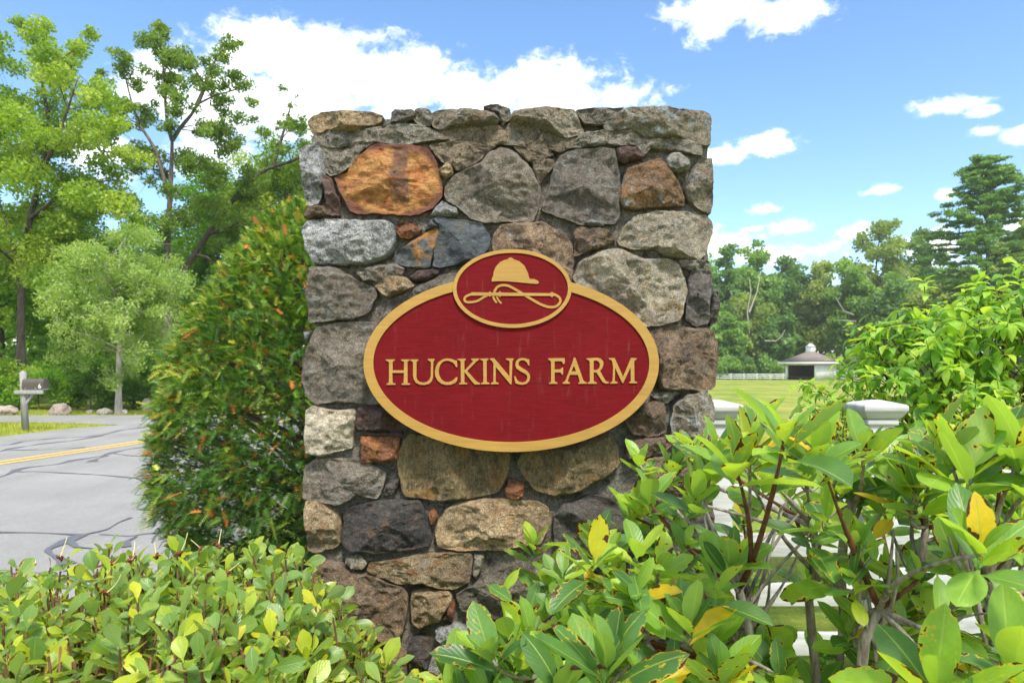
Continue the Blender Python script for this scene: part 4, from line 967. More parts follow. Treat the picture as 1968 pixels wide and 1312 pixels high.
bm.add(V, [(0, 3, 2, 1)], [(0, 1, 4), (1, 2, 4), (2, 3, 4), (3, 0, 4)])
roof = bm.build('roof', M_shingle, shed); roof.matrix_local = rot
shed_part('fascia', [((0, -e+.05, HH+.06), (2*e+.04, .1, .26)), ((0, e-.05, HH+.06), (2*e+.04, .1, .26)), ((e-.05, 0, HH+.06), (.1, 2*e-.2, .26)), ((-e+.05, 0, HH+.06), (.1, 2*e-.2, .26))], M_white)
cup = Bag(); cup.box((0, 0, zt+.02), (.98, .98, .95)); cu = cup.build('cupola', M_white, roof)
cr_ = Bag(); q = .58; cr_.add([(-q, -q, zt+.5), (q, -q, zt+.5), (q, q, zt+.5), (-q, q, zt+.5), (0, 0, zt+1.08)], [(0, 3, 2, 1)], [(0, 1, 4), (1, 2, 4), (2, 3, 4), (3, 0, 4)])
cr_.build('cupola_roof', M_white, roof)
# ------------------------------------------------------------------ white field fences
def rail_fence(name, pts, hgt, rails, spacing, label, pw=.13, rh=.12, grp=None, ground_at=None):
    o0 = Vector((pts[0][0], pts[0][1], gz(*pts[0]))); root = empty(name, o0, label, 'fence', grp)
    for a, b in zip(pts[:-1], pts[1:]):
        A = Vector((a[0], a[1], 0)); B = Vector((b[0], b[1], 0)); n = max(1, round((B-A).length/spacing)); an = math.atan2(B.y-A.y, B.x-A.x)
        for k in range(n+1):
            p = A.lerp(B, k/n); g = gz(p.x, p.y); bx = Bag(); bx.box((p.x-o0.x, p.y-o0.y, g-o0.z+hgt/2), (pw, pw, hgt), an); bx.build('post', M_white, root)
        for rz in rails:
            for k in range(n):
                p = A.lerp(B, k/n); q = A.lerp(B, (k+1)/n); g1, g2_ = gz(p.x, p.y)-o0.z+rz, gz(q.x, q.y)-o0.z+rz
                nn = Vector((math.sin(an), -math.cos(an), 0))*(pw/2+.021)
                V = []
                for (pt, zz) in ((p, g1), (q, g2_)):
                    for dn in (-.02, .02):
                        for dz in (-rh/2, rh/2): V.append((pt.x-o0.x+nn.x*(1+dn/ (pw/2+.021)), pt.y-o0.y+nn.y*(1+dn/(pw/2+.021)), zz+dz))
                r_ = Bag(); r_.add(V, [(0, 1, 3, 2), (4, 6, 7, 5), (0, 4, 5, 1), (2, 3, 7, 6), (1, 5, 7, 3), (0, 2, 6, 4)]); r_.build('rail', M_white, root)
    return root
fa = PX(1330, 700, 113); fb = PX(1530, 700, 113)
rail_fence('field_fence', [(fa.x, 113), (fb.x, 113)], 1.2, (.42, .75, 1.05), 2.1, 'long white rail fence along the far side of the field, left of the shed', .16, .16)
fa = PX(1604, 700, 97); fb = PX(1700, 700, 82)
rail_fence('paddock_fence', [(fa.x, 97), (fb.x, 82)], 1.45, (.3, .66, 1.02, 1.34), 2.2, 'short run of white four rail fence right of the shed, partly behind the shrub', .15, .17)
# ------------------------------------------------------------------ white gate fence behind the rhododendron
M_wboard = simple_mat('white_board', srgb(206, 206, 202), srgb(166, 166, 162), 9, 0.6, 0.25, 30, (.3, 3, 3))
YF = 3.3
def gate_post(px, label):
    p = PX(px, 700, YF); root = empty('gate_post', (p.x, YF, gz(p.x, YF)), label, 'post', 'white capped gate posts')
    hgt = EYE-(768-700)/F*YF-gz(p.x, YF)
    b = Bag(); b.box((0, 0, (hgt-.1)/2), (.127, .127, hgt-.1)); b.build('shaft', M_wboard, root, bevel=.006)
    b = Bag(); b.box((0, 0, hgt-.105), (.152, .152, .03)); b.build('collar', M_wboard, root, bevel=.008)
    b = Bag(); q = .078; t_ = .105; z = hgt-.088
    V = [(sx*a, sy*a, zz) for (a, zz) in ((q, z), (t_, z+.04), (t_, z+.062), (t_*.93, z+.07), (.02, z+.088)) for sx, sy in ((-1, -1), (1, -1), (1, 1), (-1, 1))]
    Q = [(i*4+j, i*4+(j+1) % 4, i*4+4+(j+1) % 4, i*4+4+j) for i in range(4) for j in range(4)]+[(16, 17, 18, 19), (3, 2, 1, 0)]
    b.add(V, Q); b.build('cap', M_wboard, root, bevel=.003)
    return p
pA = gate_post(1375, 'white square gate post with moulded cap, half hidden by the pillar edge')
pB = gate_post(1682, 'white square gate post with moulded cap standing in front of the big leafy shrub')
root = empty('board_fence', (pB.x, YF, gz(pB.x, YF)), 'white horizontal board fence glimpsed through the rhododendron stems', 'fence')
dirv = Vector((1.0, .16, 0)).normalized(); an = math.atan2(dirv.y, dirv.x)
for k, zc in enumerate((.96, .72, .48, .24)):
    b = Bag(); L = 2.6; c = dirv*(L/2+.075); b.box((c.x, c.y, zc), (L, .03, .12), an); b.build('board', M_wboard, root, bevel=.004)
for k, zc in enumerate((.90, .66, .42, .18)):
    b = Bag(); L = pB.x-pA.x-.13; b.box((-L/2-.065, .0, zc), (L, .03, .11)); b.build('board', M_wboard, root, bevel=.004)
b = Bag(); b.box((dirv.x*2.7, dirv.y*2.7, .58), (.11, .11, 1.16), an); b.build('post', M_wboard, root, bevel=.005)
# ------------------------------------------------------------------ mailbox
M_oldwood = simple_mat('weathered_wood', srgb(176, 172, 166), srgb(132, 128, 124), 14, 0.85, 0.5, 40, (6, 6, .5))
M_box = simple_mat('mailbox_bronze', srgb(92, 82, 74), srgb(78, 70, 64), 6, 0.35, 0.05, 30, spec=0.5)
M_num = simple_mat('number_white', srgb(235, 235, 230), srgb(225, 225, 220), 6, 0.6, 0)
mb = PX(49, 700, 15.64)
mail = empty('mailbox', (mb.x, 15.64, 0), 'brown metal mailbox numbered 6 on a weathered wooden post by the road', 'mailbox')
lean = -.055
def mpart(name, boxes, mat, bev=.006):
    b = Bag()
    for c, s in boxes: b.box(c, s)
    return b.build(name, mat, mail, bevel=bev)
b = Bag(); q = .052
V = [(sx*q+lx, sy*q, zz) for (lx, zz) in ((.0, -.05), (lean, 1.35)) for sx, sy in ((-1, -1), (1, -1), (1, 1), (-1, 1))]+[(lean, 0, 1.40)]
b.add(V, [(0, 1, 5, 4), (1, 2, 6, 5), (2, 3, 7, 6), (3, 0, 4, 7), (3, 2, 1, 0)], [(4, 5, 8), (5, 6, 8), (6, 7, 8), (7, 4, 8)])
b.build('post', M_oldwood, mail)
mpart('arm', [((.13, -.075, .90), (.66, .045, .085))], M_oldwood)
mpart('shelf', [((.23, 0, .955), (.46, .17, .022))], M_oldwood, .003)
b = Bag(); b.tube([(.0, 0, .62), (.18, 0, .86)], .035, 4); b.build('brace', M_oldwood, mail)
# arched body along +x
def arch(x0, x1, wd, hh, name, mat, parent, closed=True, grow=0.0):
    pr = [(-wd/2-grow, 0-grow*.5), (-wd/2-grow, hh-wd/2)]+[(-(wd/2+grow)*math.cos(t), hh-wd/2+(wd/2+grow)*math.sin(t)) for t in np.linspace(.2, math.pi-.2, 9)]+[(wd/2+grow, hh-wd/2), (wd/2+grow, -grow*.5)]
    n = len(pr); V = [(x0, y, z) for y, z in pr]+[(x1, y, z) for y, z in pr]
    Q = [(i, (i+1) % n, n+(i+1) % n, n+i) for i in range(n)]
    bm = bmesh.new(); vs = [bm.verts.new(v) for v in V]
    for q_ in Q: bm.faces.new([vs[i] for i in q_])
    bm.faces.new(vs[:n][::-1]); bm.faces.new(vs[n:]); bmesh.ops.recalc_face_normals(bm, faces=bm.faces[:])
    me = bpy.data.meshes.new(name); bm.to_mesh(me); bm.free(); return link(name, me, mat, parent)
body = arch(.0, .48, .19, .245, 'box_body', M_box, mail); body.location = (-.02, 0, .968)
door = arch(.481, .497, .19, .245, 'door', M_box, mail, grow=.006); door.location = (-.02, 0, .968)
pull = Bag(); pull.box((.51, 0, .225), (.03, .05, .018)); pull.build('pull_tab', M_box, door)
hinge = Bag(); hinge.box((.505, 0, .0), (.05, .2, .012)); hinge.build('lower_lip', M_oldwood, door)
fc = bpy.data.curves.new('six', 'FONT'); fc.body = '6'; fc.size = .15; fc.extrude = .002; fc.align_x = 'CENTER'
to = bpy.data.objects.new('tmp', fc); COL.objects.link(to); bpy.context.view_layer.update()
me = bpy.data.meshes.new_from_object(to); bpy.data.objects.remove(to)
me.transform(Matrix.Rotation(math.pi/2, 4, 'X')); me.name = 'number_six'; me.materials.clear()
link('number_six', me, M_num, mail, Vector((.395, -.098, .992)))
for x in (.06, .30):
    r_ = Bag(); r_.box((x, -.097, .985), (.014, .006, .014)); r_.build('rivet', M_num, mail)
# ------------------------------------------------------------------ boulders at the wood edge
M_bould = stone_mat('boulder_pink', srgb(190, 172, 160), srgb(138, 124, 116), srgb(112, 102, 92), .5, .4)
M_bould2 = stone_mat('boulder_grey', srgb(196, 190, 180), srgb(150, 144, 136), srgb(122, 118, 108), .5, .4)
def boulder(px, py, wpx, hpx, seed, mat, label, flat=1.0):
    Y = F*EYE/(py-700); s = Y/F; bm = bmesh.new(); bmesh.ops.create_icosphere(bm, subdivisions=4, radius=1)
    for v in bm.verts:
        d = 1+mnoise.noise(v.co*1.3+Vector((seed*5, 0, 0)))*.28+mnoise.noise(v.co*3.5+Vector((seed*9, 0, 0)))*.09
        v.co = Vector((v.co.x*d*wpx*s/2, v.co.y*d*wpx*s/2*.8, v.co.z*d*hpx*s*.62+hpx*s*.36))
    for f in bm.faces: f.smooth = True
    me = bpy.data.meshes.new('boulder'); bm.to_mesh(me); bm.free(); p = PX(px, py, Y)
    return tag(link('boulder', me, mat, None, Vector((p.x, p.y, 0))), label, 'boulder', 'boulders at the wood edge')
boulder(116, 797, 34, 23, 1, M_bould, 'largest pinkish grey boulder right of the mailbox post')
boulder(202, 796, 25, 13, 2, M_bould2, 'low pale round boulder left of the young tree trunk')
boulder(238, 795, 14, 9, 3, M_bould2, 'small boulder just right of the young tree trunk')
boulder(10, 797, 44, 18, 4, M_bould, 'wide pinkish boulder at the left edge under the trees')
boulder(172, 795, 12, 8, 5, M_bould2, 'tiny grey stone between the two larger boulders')
boulder(285, 790, 22, 24, 6, M_bould2, 'upright grey rock low beside the yew outline')
boulder(305, 789, 20, 20, 7, M_bould, 'pinkish rock nearly hidden behind the yew outline')
# ------------------------------------------------------------------ verge grass blades
M_blade = leaf_mat('grass_blade', [(0, G(130,146,40)), (.5, G(168,172,52)), (1, G(200,188,92))], .6, .35)
rg = RNG(7); pts = []
def in_poly(x, y, poly):
    c = False; n = len(poly)
    for i in range(n):
        x1, y1 = poly[i]; x2, y2 = poly[(i+1) % n]
        if (y1 > y) != (y2 > y) and x < (x2-x1)*(y-y1)/(y2-y1)+x1: c = not c
    return c
while len(pts) < 26000:
    if rg.random() < .6: x, y = rg.uniform(-17, -8.5), rg.uniform(11.5, 18.2)
    else: x, y = rg.uniform(-22, -2), rg.uniform(19.4, 22.6)
    if not in_poly(x, y, road_pts): pts.append((x, y))
P = np.array([(x, y, 0.0) for x, y in pts]); n = len(P); hh = rg.uniform(.04, .10, (n, 1)); a = rg.uniform(0, 6.283, n)
d = np.stack([np.cos(a), np.sin(a), np.zeros(n)], 1); tip = P+d*hh*rg.uniform(.1, .7, (n, 1))+np.array([0, 0, 1])*hh; sd = np.stack([-np.sin(a), np.cos(a), np.zeros(n)], 1)*.006
V = np.stack([P-sd, P+sd, tip], 1).reshape(-1, 3)
tag(link('grass_blades', np_mesh('grass_blades', V, [np.arange(3*n).reshape(n, 3)], False, rg.random(n)), M_blade), 'short sunlit yellow green grass blades on the verges round the mailbox', 'grass', kind='stuff')
# ------------------------------------------------------------------ broad leaves as real meshes
def leaf_template(width, prof, fold, curl, nseg=6, ncol=2, wave=0.0, twist=0.0, stalk=0.10):
    """unit-length leaf along +y, upper side +z"""
    V = []; UV = []; ts = np.linspace(0, 1, nseg+1); ang = 0.0; y = 0.0; z = 0.0
    for i, t in enumerate(ts):
        if i:
            dt = ts[i]-ts[i-1]; ang = -curl*t; y += math.cos(ang)*dt; z += math.sin(ang)*dt
        tt = max(0.0, (t-stalk)/(1-stalk))
        if prof == 'ell': wv = max(0, math.sin(math.pi*min(1, tt**1.02)))**0.52
        elif prof == 'obo': wv = max(0, math.sin(math.pi*min(1, tt**1.45)))**0.66
        else: wv = max(0, math.sin(math.pi*tt**0.72))**0.95*(1.05-.25*tt)
        hw = max(width/2*wv, 0.014 if t < .5 else 0.004)
        for c in range(-ncol, ncol+1):
            u = c/ncol; x = u*hw; f = fold*abs(u)**1.3*hw*2
            V.append((x+twist*z, y-math.sin(ang)*0, z+f+wave*math.sin(t*17+u*2)*hw*abs(u)*.5)); UV.append((.5+.5*u, t))
    m = 2*ncol+1; Q = [(i*m+j, i*m+j+1, (i+1)*m+j+1, (i+1)*m+j) for i in range(nseg) for j in range(2*ncol)]
    return np.array(V), np.array(Q), np.array(UV)
def frame(d, up):
    d = d/np.linalg.norm(d); x = np.cross(d, up); n = np.linalg.norm(x)
    if n < 1e-4: x = np.cross(d, [1, .2, 0]); n = np.linalg.norm(x)
    x /= n; z = np.cross(x, d); return np.stack([x, d, z], 1)
class Leafy:
    def __init__(s, templates): s.t = templates; s.items = []
    def add(s, k, pos, d, up, L): s.items.append((k, np.array(pos, float), frame(np.array(d, float), np.array(up, float))*L))
    def finish(s, root, mat_part, mat_join, nparts, rng, origin, part_name='leaf'):
        origin = np.array(origin, float); VS = []; QS = []; own = []; n = 0
        for i, (k, p, M) in enumerate(s.items):
            V, Q, UV = s.t[k]; VS.append(V@M.T+p); QS.append(Q+n); n += len(V); own += [i]*len(Q)
        AV = np.vstack(VS); AQ = np.vstack(QS)
        bv = BVHTree.FromPolygons(AV.tolist(), AQ.tolist()); o0 = Vector((0, 0, EYE)); score = []
        for i, (k, p, M) in enumerate(s.items):
            V = VS[i]; vis = 0; m = len(V)
            L = np.linalg.norm(M[:, 1]); Yd = p[1]
            for j in (m//3, m//2, (2*m)//3, int(m*.85)):
                q = Vector(V[j]); px = 984+q.x/q.y*F; py = 700-(q.z-EYE)/q.y*F
                if not (0 < px < 1968 and 0 < py < 1312): continue
                dv = q-o0; h = bv.ray_cast(o0, dv.normalized())
                if h[0] is None or own[h[2]] == i or h[3] > dv.length-.004: vis += 1
            score.append(vis*L/max(.3, Yd)+1e-4*L/max(.3, Yd))
        order = np.argsort(-np.array(score)); parts = set(order[:nparts].tolist())
        meshes = [np_mesh(part_name, V, [Q], True, None, UV) for V, Q, UV in s.t]
        for me in meshes: me.materials.append(mat_part)
        for i in order[:nparts]:
            k, p, M = s.items[i]; o = bpy.data.objects.new(part_name, meshes[k]); COL.objects.link(o); o.parent = root
            m4 = Matrix(((M[0,0], M[0,1], M[0,2], p[0]-origin[0]), (M[1,0], M[1,1], M[1,2], p[1]-origin[1]), (M[2,0], M[2,1], M[2,2], p[2]-origin[2]), (0, 0, 0, 1)))
            o.matrix_local = m4
        VS2 = []; QS2 = []; U2 = []; rn = []; n = 0
        for i, (k, p, M) in enumerate(s.items):
            if i in parts: continue
            V, Q, UV = s.t[k]; VS2.append(VS[i]-origin); QS2.append(Q+n); U2.append(UV); n += len(V); rn.append(np.full(len(Q), rng.random()))
        if VS2:
            o = link('foliage', np_mesh('foliage', np.vstack(VS2), [np.vstack(QS2)], True, np.concatenate(rn), np.vstack(U2)), mat_join, root); o['kind'] = 'stuff'

# ------------------------------------------------------------------ yew bush
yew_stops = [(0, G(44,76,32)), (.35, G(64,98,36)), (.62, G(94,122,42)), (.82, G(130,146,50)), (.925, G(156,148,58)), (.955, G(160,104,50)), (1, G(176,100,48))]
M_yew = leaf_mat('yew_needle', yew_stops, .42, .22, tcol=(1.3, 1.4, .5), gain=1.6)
rg = RNG(21); YC = 3.95; XC = (600-984)/F*YC
prof_z = np.array([.20, .30, .46, .617, .77, .92, 1.08, 1.23, 1.54, 1.85, 2.155, 2.33, 2.42, 2.48]); prof_r = np.array([.30, .44, .60, .72, .79, .83, .84, .835, .75, .61, .42, .27, .15, .03])
yew = empty('yew_bush', (XC, YC, 0), 'dense egg shaped dark green yew with orange brown tips left of the pillar', 'bush')
NS = 27000
z = rg.uniform(.22, 2.47, NS*2); rr = np.interp(z, prof_z, prof_r); keep = rg.random(NS*2) < (rr+.12)/1.1; z = z[keep][:NS]; rr = rr[keep][:NS]; n = len(z)
th = rg.uniform(0, 2*math.pi, n)
lump = np.array([mnoise.noise(Vector((math.cos(a)*2.2, math.sin(a)*2.2, zz*3.0)))*.10+mnoise.noise(Vector((math.cos(a)*6, math.sin(a)*6, zz*7.0)))*.06 for a, zz in zip(th, z)])
depth = np.where(rg.random(n) < .62, rg.random(n)*.10, rg.random(n)**1.2*.45)
rad = np.maximum(.01, rr*(1+lump)-depth*np.minimum(1, rr*1.4+.1))
P = np.stack([np.cos(th)*rad, np.sin(th)*rad, z], 1)
# thin gaps where the road shows through
gap = np.array([mnoise.noise(Vector((p[0]*3.1+4, p[1]*3.1, p[2]*5.2))) for p in P]); low = (z < 1.35)
ok = ~((gap > .34) & low) ; P = P[ok]; th = th[ok]; z = z[ok]; dep = depth[ok]; n = len(P)
outw = np.stack([np.cos(th), np.sin(th), np.zeros(n)], 1)
upk = np.interp(z, [.2, .9, 1.6, 2.5], [-.25, .05, .5, 1.3])[:, None]
dirs = norm(outw*.75+np.array([0, 0, 1.0])*upk+rg.normal(size=(n, 3))*.62)
side = norm(np.cross(dirs, np.array([0, 0, 1.0])+rg.normal(size=(n, 3))*.35)); nrm_ = np.cross(side, dirs)
LN = rg.uniform(.04, .095, (n, 1)); nn = 11
tt = np.linspace(.08, 1.0, nn); V = []; NV = []
for k, t in enumerate(tt):
    for sgn in (-1, 1):
        b0 = P+dirs*LN*t-np.array([0, 0, 1.0])*(LN*t*t*.22)
        nl = (.022*(1-.45*t**3))*rg.uniform(.8, 1.2, (n, 1)); fw = .55+.5*t
        tip = b0+norm(side*sgn+dirs*fw*.75+nrm_*.25+rg.normal(size=(n, 3))*.12)*nl; wv = dirs*.0029
        V.append(np.stack([b0-wv, b0+wv, tip], 1))
V = np.stack(V, 1).reshape(-1, 3)          # sprig, needle, 3
cl_n = np.array([mnoise.noise(Vector((p[0]*5, p[1]*5+9, p[2]*5))) for p in P])
base_r = np.clip(.38+.22*rg.normal(size=n)+.18*cl_n+np.clip((z-1.1)*.16, -.08, .22)+np.where(P[:, 0] < -.35, .10, 0), 0, .90)  # lighter needle colour painted towards the top and left flank to look sunlit
dead = (rg.random(n) < .045) | ((np.array([mnoise.noise(Vector((p[0]*4.5+30, p[1]*4.5, p[2]*4.5))) for p in P]) > .52) & (rg.random(n) < .3) & (dep < .1)); base_r[dead] = rg.uniform(.94, 1.0, dead.sum())
rnd = np.repeat(base_r, nn*2)
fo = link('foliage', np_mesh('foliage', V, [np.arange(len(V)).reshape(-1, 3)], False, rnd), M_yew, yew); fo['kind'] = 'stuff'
bt = Bag(); bt.tube([(0, 0, -.05), (.02, 0, .5), (0, .02, 1.2), (0, 0, 2.2)], [.07, .06, .045, .015], 8); bt.build('trunk', M_bark_dark, yew, True)
bb = Bag()
for k in range(150):
    a = rg.uniform(0, 6.283); zz = rg.uniform(.3, 2.2); r = np.interp(zz, prof_z, prof_r)*.88; z0_ = max(.1, zz-.15-r*.25)
    e = np.array([math.cos(a)*r, math.sin(a)*r, zz]); pts = curve_pts((0, 0, z0_), e, .05, rg, 7, .06); bb.tube(pts, np.linspace(.016, .004, 7), 5)
bb.build('branches', M_bark_dark, yew, True)
tw = Bag(); s_ = np.stack([P, P+dirs*LN*.98-np.array([0, 0, 1.0])*LN*.2], 1)
sel = rg.permutation(n)[:4000]
for i in sel: tw.tube([s_[i, 0]-dirs[i]*.06, s_[i, 0], s_[i, 1]], [.002, .0015, .001], 3, False)
tw.build('twigs', M_bark_dark, yew)

# ------------------------------------------------------------------ clipped broadleaf hedge in the left foreground
hs_ = [(0, G(96,128,54)), (.4, G(118,148,74)), (.68, G(142,166,72)), (.86, G(158,174,52)), (.96, G(178,184,44)), (1, G(196,186,52))]
kw = dict(rough=.30, transl=.42, gain=1.1, midrib=.35, spec=.5, under=G(150,170,118), brown=.8)
M_hp = leaf_mat('hedge_leaf', hs_, joined=False, **kw); M_hj = leaf_mat('hedge_leaf_mass', hs_, joined=True, **kw)
rg = RNG(22)
ht = [leaf_template(rg.uniform(.44, .58), 'obo', rg.uniform(.02, .22), rg.uniform(.1, .7), 6, 2, rg.uniform(0, .10), 0, .12) for _ in range(9)]
HX, HY = -1.15, 1.45
hedge = empty('broadleaf_hedge', (HX, HY, 0), 'low clipped hedge of rounded light green leaves in the left foreground', 'hedge')
def hedge_top(x, y):
    sm = lambda a, b, v: (lambda t: t*t*(3-2*t))(min(1, max(0, (v-a)/(b-a))))
    z = 1.035+.030*mnoise.noise(Vector((x*4, y*4, 2)))+.022*mnoise.noise(Vector((x*11, y*11, 5)))
    xr = -.20*y-.08
    z -= .30*sm(xr-.14, xr+.16, x); z -= .055*sm(-.95, -1.5, x) + .12*sm(1.72, 1.98, y); z -= .22*sm(1.12, .90, y)
    return z
lf = Leafy(ht); tw = Bag(); org = np.array([HX, HY, 0])
def shoot(p, ax, nlv, L, spread, lf, tw, org, rg, stem=.12, nt=9, lay=.012, r0=.0022):
    p = np.array(p, float); ax = norm(np.array(ax, float)); a0 = rg.uniform(0, 6.28)
    u = norm(np.cross(ax, [.3, 1, .2])); v = np.cross(ax, u)
    for k in range(nlv):
        a = a0+k*2.4+rg.normal()*.2; f = k/max(1, nlv-1); el_ = (1-f)*spread[0]+f*spread[1]+rg.normal()*.14
        rad = u*math.cos(a)+v*math.sin(a); d = ax*math.sin(el_)+rad*math.cos(el_)
        up = ax*math.cos(el_)-rad*math.sin(el_)+rg.normal(size=3)*.25
        lf.add(int(rg.integers(nt)), p-ax*lay*(nlv-1-k), d, up, L*rg.uniform(.6, 1.2)*(.85+.2*(1-f)))
    if tw is not None:
        e = p-ax*stem*.5-np.array([0, 0, stem]); tw.tube(np.array([e, (e+p)/2+rg.normal(size=3)*.006, p])-org, [r0*1.6, r0*1.3, r0], 5, False)
for k in range(1150):
    y = rg.uniform(.92, 1.98); x = rg.uniform(-.98*y-.25, -.20*y+.10)
    zt = hedge_top(x, y); layer = 0 if k < 600 else 1
    zz = zt-(0 if layer == 0 else rg.uniform(.06, .26))+rg.normal()*.022
    ax = np.array([rg.normal()*.5+.25*max(0, (x+.2*y+.15)*4), rg.normal()*.5-.12, 1.0])
    shoot((x, y, zz), ax, int(rg.integers(5, 10)), rg.choice([.045, .054, .062, .074]), (.0, 1.1), lf, tw, org, rg, .14, 9, .014)
# a few taller shoots that break the outline
for (px, py, Y, L) in [(40, 1130, 1.62, .085), (75, 1150, 1.6, .075), (265, 1062, 1.75, .07), (240, 1068, 1.74, .06), (545, 1065, 1.72, .06), (480, 1085, 1.65, .06), (640, 1160, 1.5, .055), (740, 1255, 1.35, .07)]:
    p = PX(px, py, Y); shoot(p-Vector((0, 0, .03)), (rg.normal()*.3, -.2, 1), 4, L, (.5, 1.35), lf, tw, org, rg, .16, 9, .02)
lf.finish(hedge, M_hp, M_hj, 300, rg, org)
M_htwig = bark_mat('hedge_twig', srgb(140, 100, 76), srgb(82, 58, 46), 60)
for k in range(60):
    y = rg.uniform(1.0, 1.85); x = rg.uniform(-1.0*y, -.2*y); zt = hedge_top(x, y)
    tw.tube(np.array([(x*.97+rg.normal()*.05, y+rg.normal()*.05, 0.0), (x+rg.normal()*.04, y+rg.normal()*.04, zt*.55), (x, y, zt-.04)])-org, [.007, .0055, .0035], 6)
for k in range(34):      # clipped twig ends standing clear of the leaves
    y = rg.uniform(1.0, 1.85); x = rg.uniform(-1.0*y, -.22*y); zt = hedge_top(x, y)+rg.uniform(-.02, .015); q = rg.normal(size=2)*.02
    tw.tube(np.array([(x+q[0], y+q[1], zt-.16), (x+q[0]*.4, y+q[1]*.4, zt-.07), (x, y, zt)])-org, [.0026, .0022, .0018], 6)
o = tw.build('twigs', M_htwig, hedge, True)
M_dry = simple_mat('dry_flower', srgb(138, 74, 42), srgb(92, 50, 34), 40, .9, .3, 80); M_style = simple_mat('pale_stalk', srgb(216, 212, 150), srgb(196, 186, 110), 30, .6, 0)
for (px, py, Y) in [(115,1062,1.7),(185,1068,1.68),(250,1090,1.62),(345,1050,1.72),(385,1050,1.72),(420,1042,1.74),(215,1100,1.6),(435,1120,1.55),(30,1155,1.55),(205,1170,1.42),(300,1075,1.68),(680,1280,1.3),(255,1062,1.7)]:
    p = np.array(PX(px, py, Y)); p[2] = hedge_top(p[0], p[1])+.03; b = Bag()
    for q in range(6):
        e = p+norm(rg.normal(size=3)+np.array([0, 0, -.2]))*rg.uniform(.006, .015); b.tube(curve_pts(p, e, .004, rg, 4, .006)-org, [.0022, .0034, .0026, .001], 4)
    b.build('dry_flower', M_dry, hedge)
    b = Bag(); a = rg.uniform(0, 6.28); e = p+np.array([math.cos(a)*.03, math.sin(a)*.02, rg.uniform(.02, .055)]); b.tube(curve_pts(p, e, -.008, rg, 6, .004)-org, np.linspace(.0018, .0008, 6), 4); b.build('flower_stalk', M_style, hedge)

# ------------------------------------------------------------------ rhododendron in the right foreground
rs_ = [(0, G(70,106,56)), (.25, G(98,136,62)), (.5, G(122,158,66)), (.75, G(140,174,58)), (.88, G(160,184,60)), (.965, G(176,192,58)), (.982, G(214,180,42)), (1, G(226,184,44))]
kw = dict(rough=.38, transl=.45, gain=1.1, midrib=.55, spec=.5, under=G(158,180,112), brown=1.0)
M_rp = leaf_mat('rhododendron_leaf', rs_, joined=False, **kw); M_rj = leaf_mat('rhododendron_leaf_mass', rs_, joined=True, **kw)
rg = RNG(23)
rt = [leaf_template(rg.uniform(.34, .46), 'ell', rg.uniform(-.10, .30), rg.uniform(-.25, .75), 9, 3, rg.uniform(0, .05), 0, .10) for _ in range(10)]
RX, RY = .72, 1.62
rho = empty('rhododendron', (RX, RY, 0), 'leggy rhododendron with large glossy leaf whorls and bare grey stems in the right foreground', 'shrub')
org = np.array([RX, RY, 0]); lf = Leafy(rt)
forks = [np.array(p) for p in [tuple(PX(1560, 1010, 1.62)), tuple(PX(1690, 1170, 1.42)), tuple(PX(1905, 1120, 1.40)), tuple(PX(1420, 1130, 1.55)), tuple(PX(1240, 1230, 1.52)), tuple(PX(1060, 1290, 1.45)), tuple(PX(1780, 1010, 1.55)), tuple(PX(1640, 960, 1.66))]]
feet = [np.array(p) for p in [(.70, 1.62, 0), (.74, 1.50, 0), (.98, 1.46, 0), (.66, 1.60, 0), (.50, 1.62, 0), (.38, 1.60, 0), (.90, 1.60, 0), (.76, 1.70, 0)]]
for f, g in zip(forks, feet):
    b = Bag(); pts = curve_pts(g, f, .1, rg, 12, .05); pts[1:-1] += rg.normal(size=(10, 3))*.008
    b.tube(pts-org, np.linspace(.016, .0095, 12)*(1+.12*rg.normal(size=12)), 9); b.build('stem', M_twig, rho, True)
def whorl(px, py, Lpx, Y=None, nl=None, ax=None, twig=True, spread=(.42, 1.25)):
    Lm = .118; Yd = Y or F*Lm/Lpx; Yd = min(1.92, max(1.05, Yd)); L = Lpx/F*Yd*1.10
    p = np.array(PX(px, py, Yd)); ax = ax if ax is not None else np.array([rg.normal()*.20, -.22+rg.normal()*.18, 1.0])
    shoot(p, ax, nl or int(rg.integers(8, 13)), L, spread, lf, None, org, rg, nt=10, lay=.006)
    if twig:
        f = min(forks, key=lambda q: np.linalg.norm(q-p)+2*max(0, q[2]-p[2]+.05))
        b = Bag(); pts = curve_pts(f, p-norm(ax)*.004, -.03, rg, 9, .035); b.tube(pts-org, np.linspace(.0062, .0032, 9)*(1+.14*rg.normal(size=9)), 7)
        b.build('stem', M_twig if rg.random() < .6 else M_twig_red, rho, True)
W = [(1228,890,66),(1290,905,68),(1415,918,112),(1509,858,122),(1472,940,90),(1615,935,100),(1762,930,116),(1659,858,112),(1885,1062,160),(1866,930,112),(1403,1088,108),
     (1250,965,86),(1216,990,82),(1028,1045,58),(1327,1205,118),(1062,1128,82),(1147,1050,84),(1165,1275,150),(945,1262,112),(1240,1150,96),(1500,1300,104),(1945,1290,150),
     (1800,1330,165),(1428,998,50),(1960,900,112),(1575,890,108),(1720,890,108),(1800,880,104),(1340,960,88),(1330,860,70),(1020,1230,100),(1100,1200,96),(1390,1300,120),(870,1290,90),(1270,1060,84),(1180,1120,84),(1545,985,70),(1690,985,80),(1345,1090,84),(1960,1010,110),(1450,1230,96),(1080,1320,120),(1250,1330,120),(1600,1330,100),(1440,890,104),(1540,905,104),(1692,905,104),(1830,915,108),(1925,880,104),(1375,900,88),(1990,960,112),(1640,915,96),(1790,970,96)]
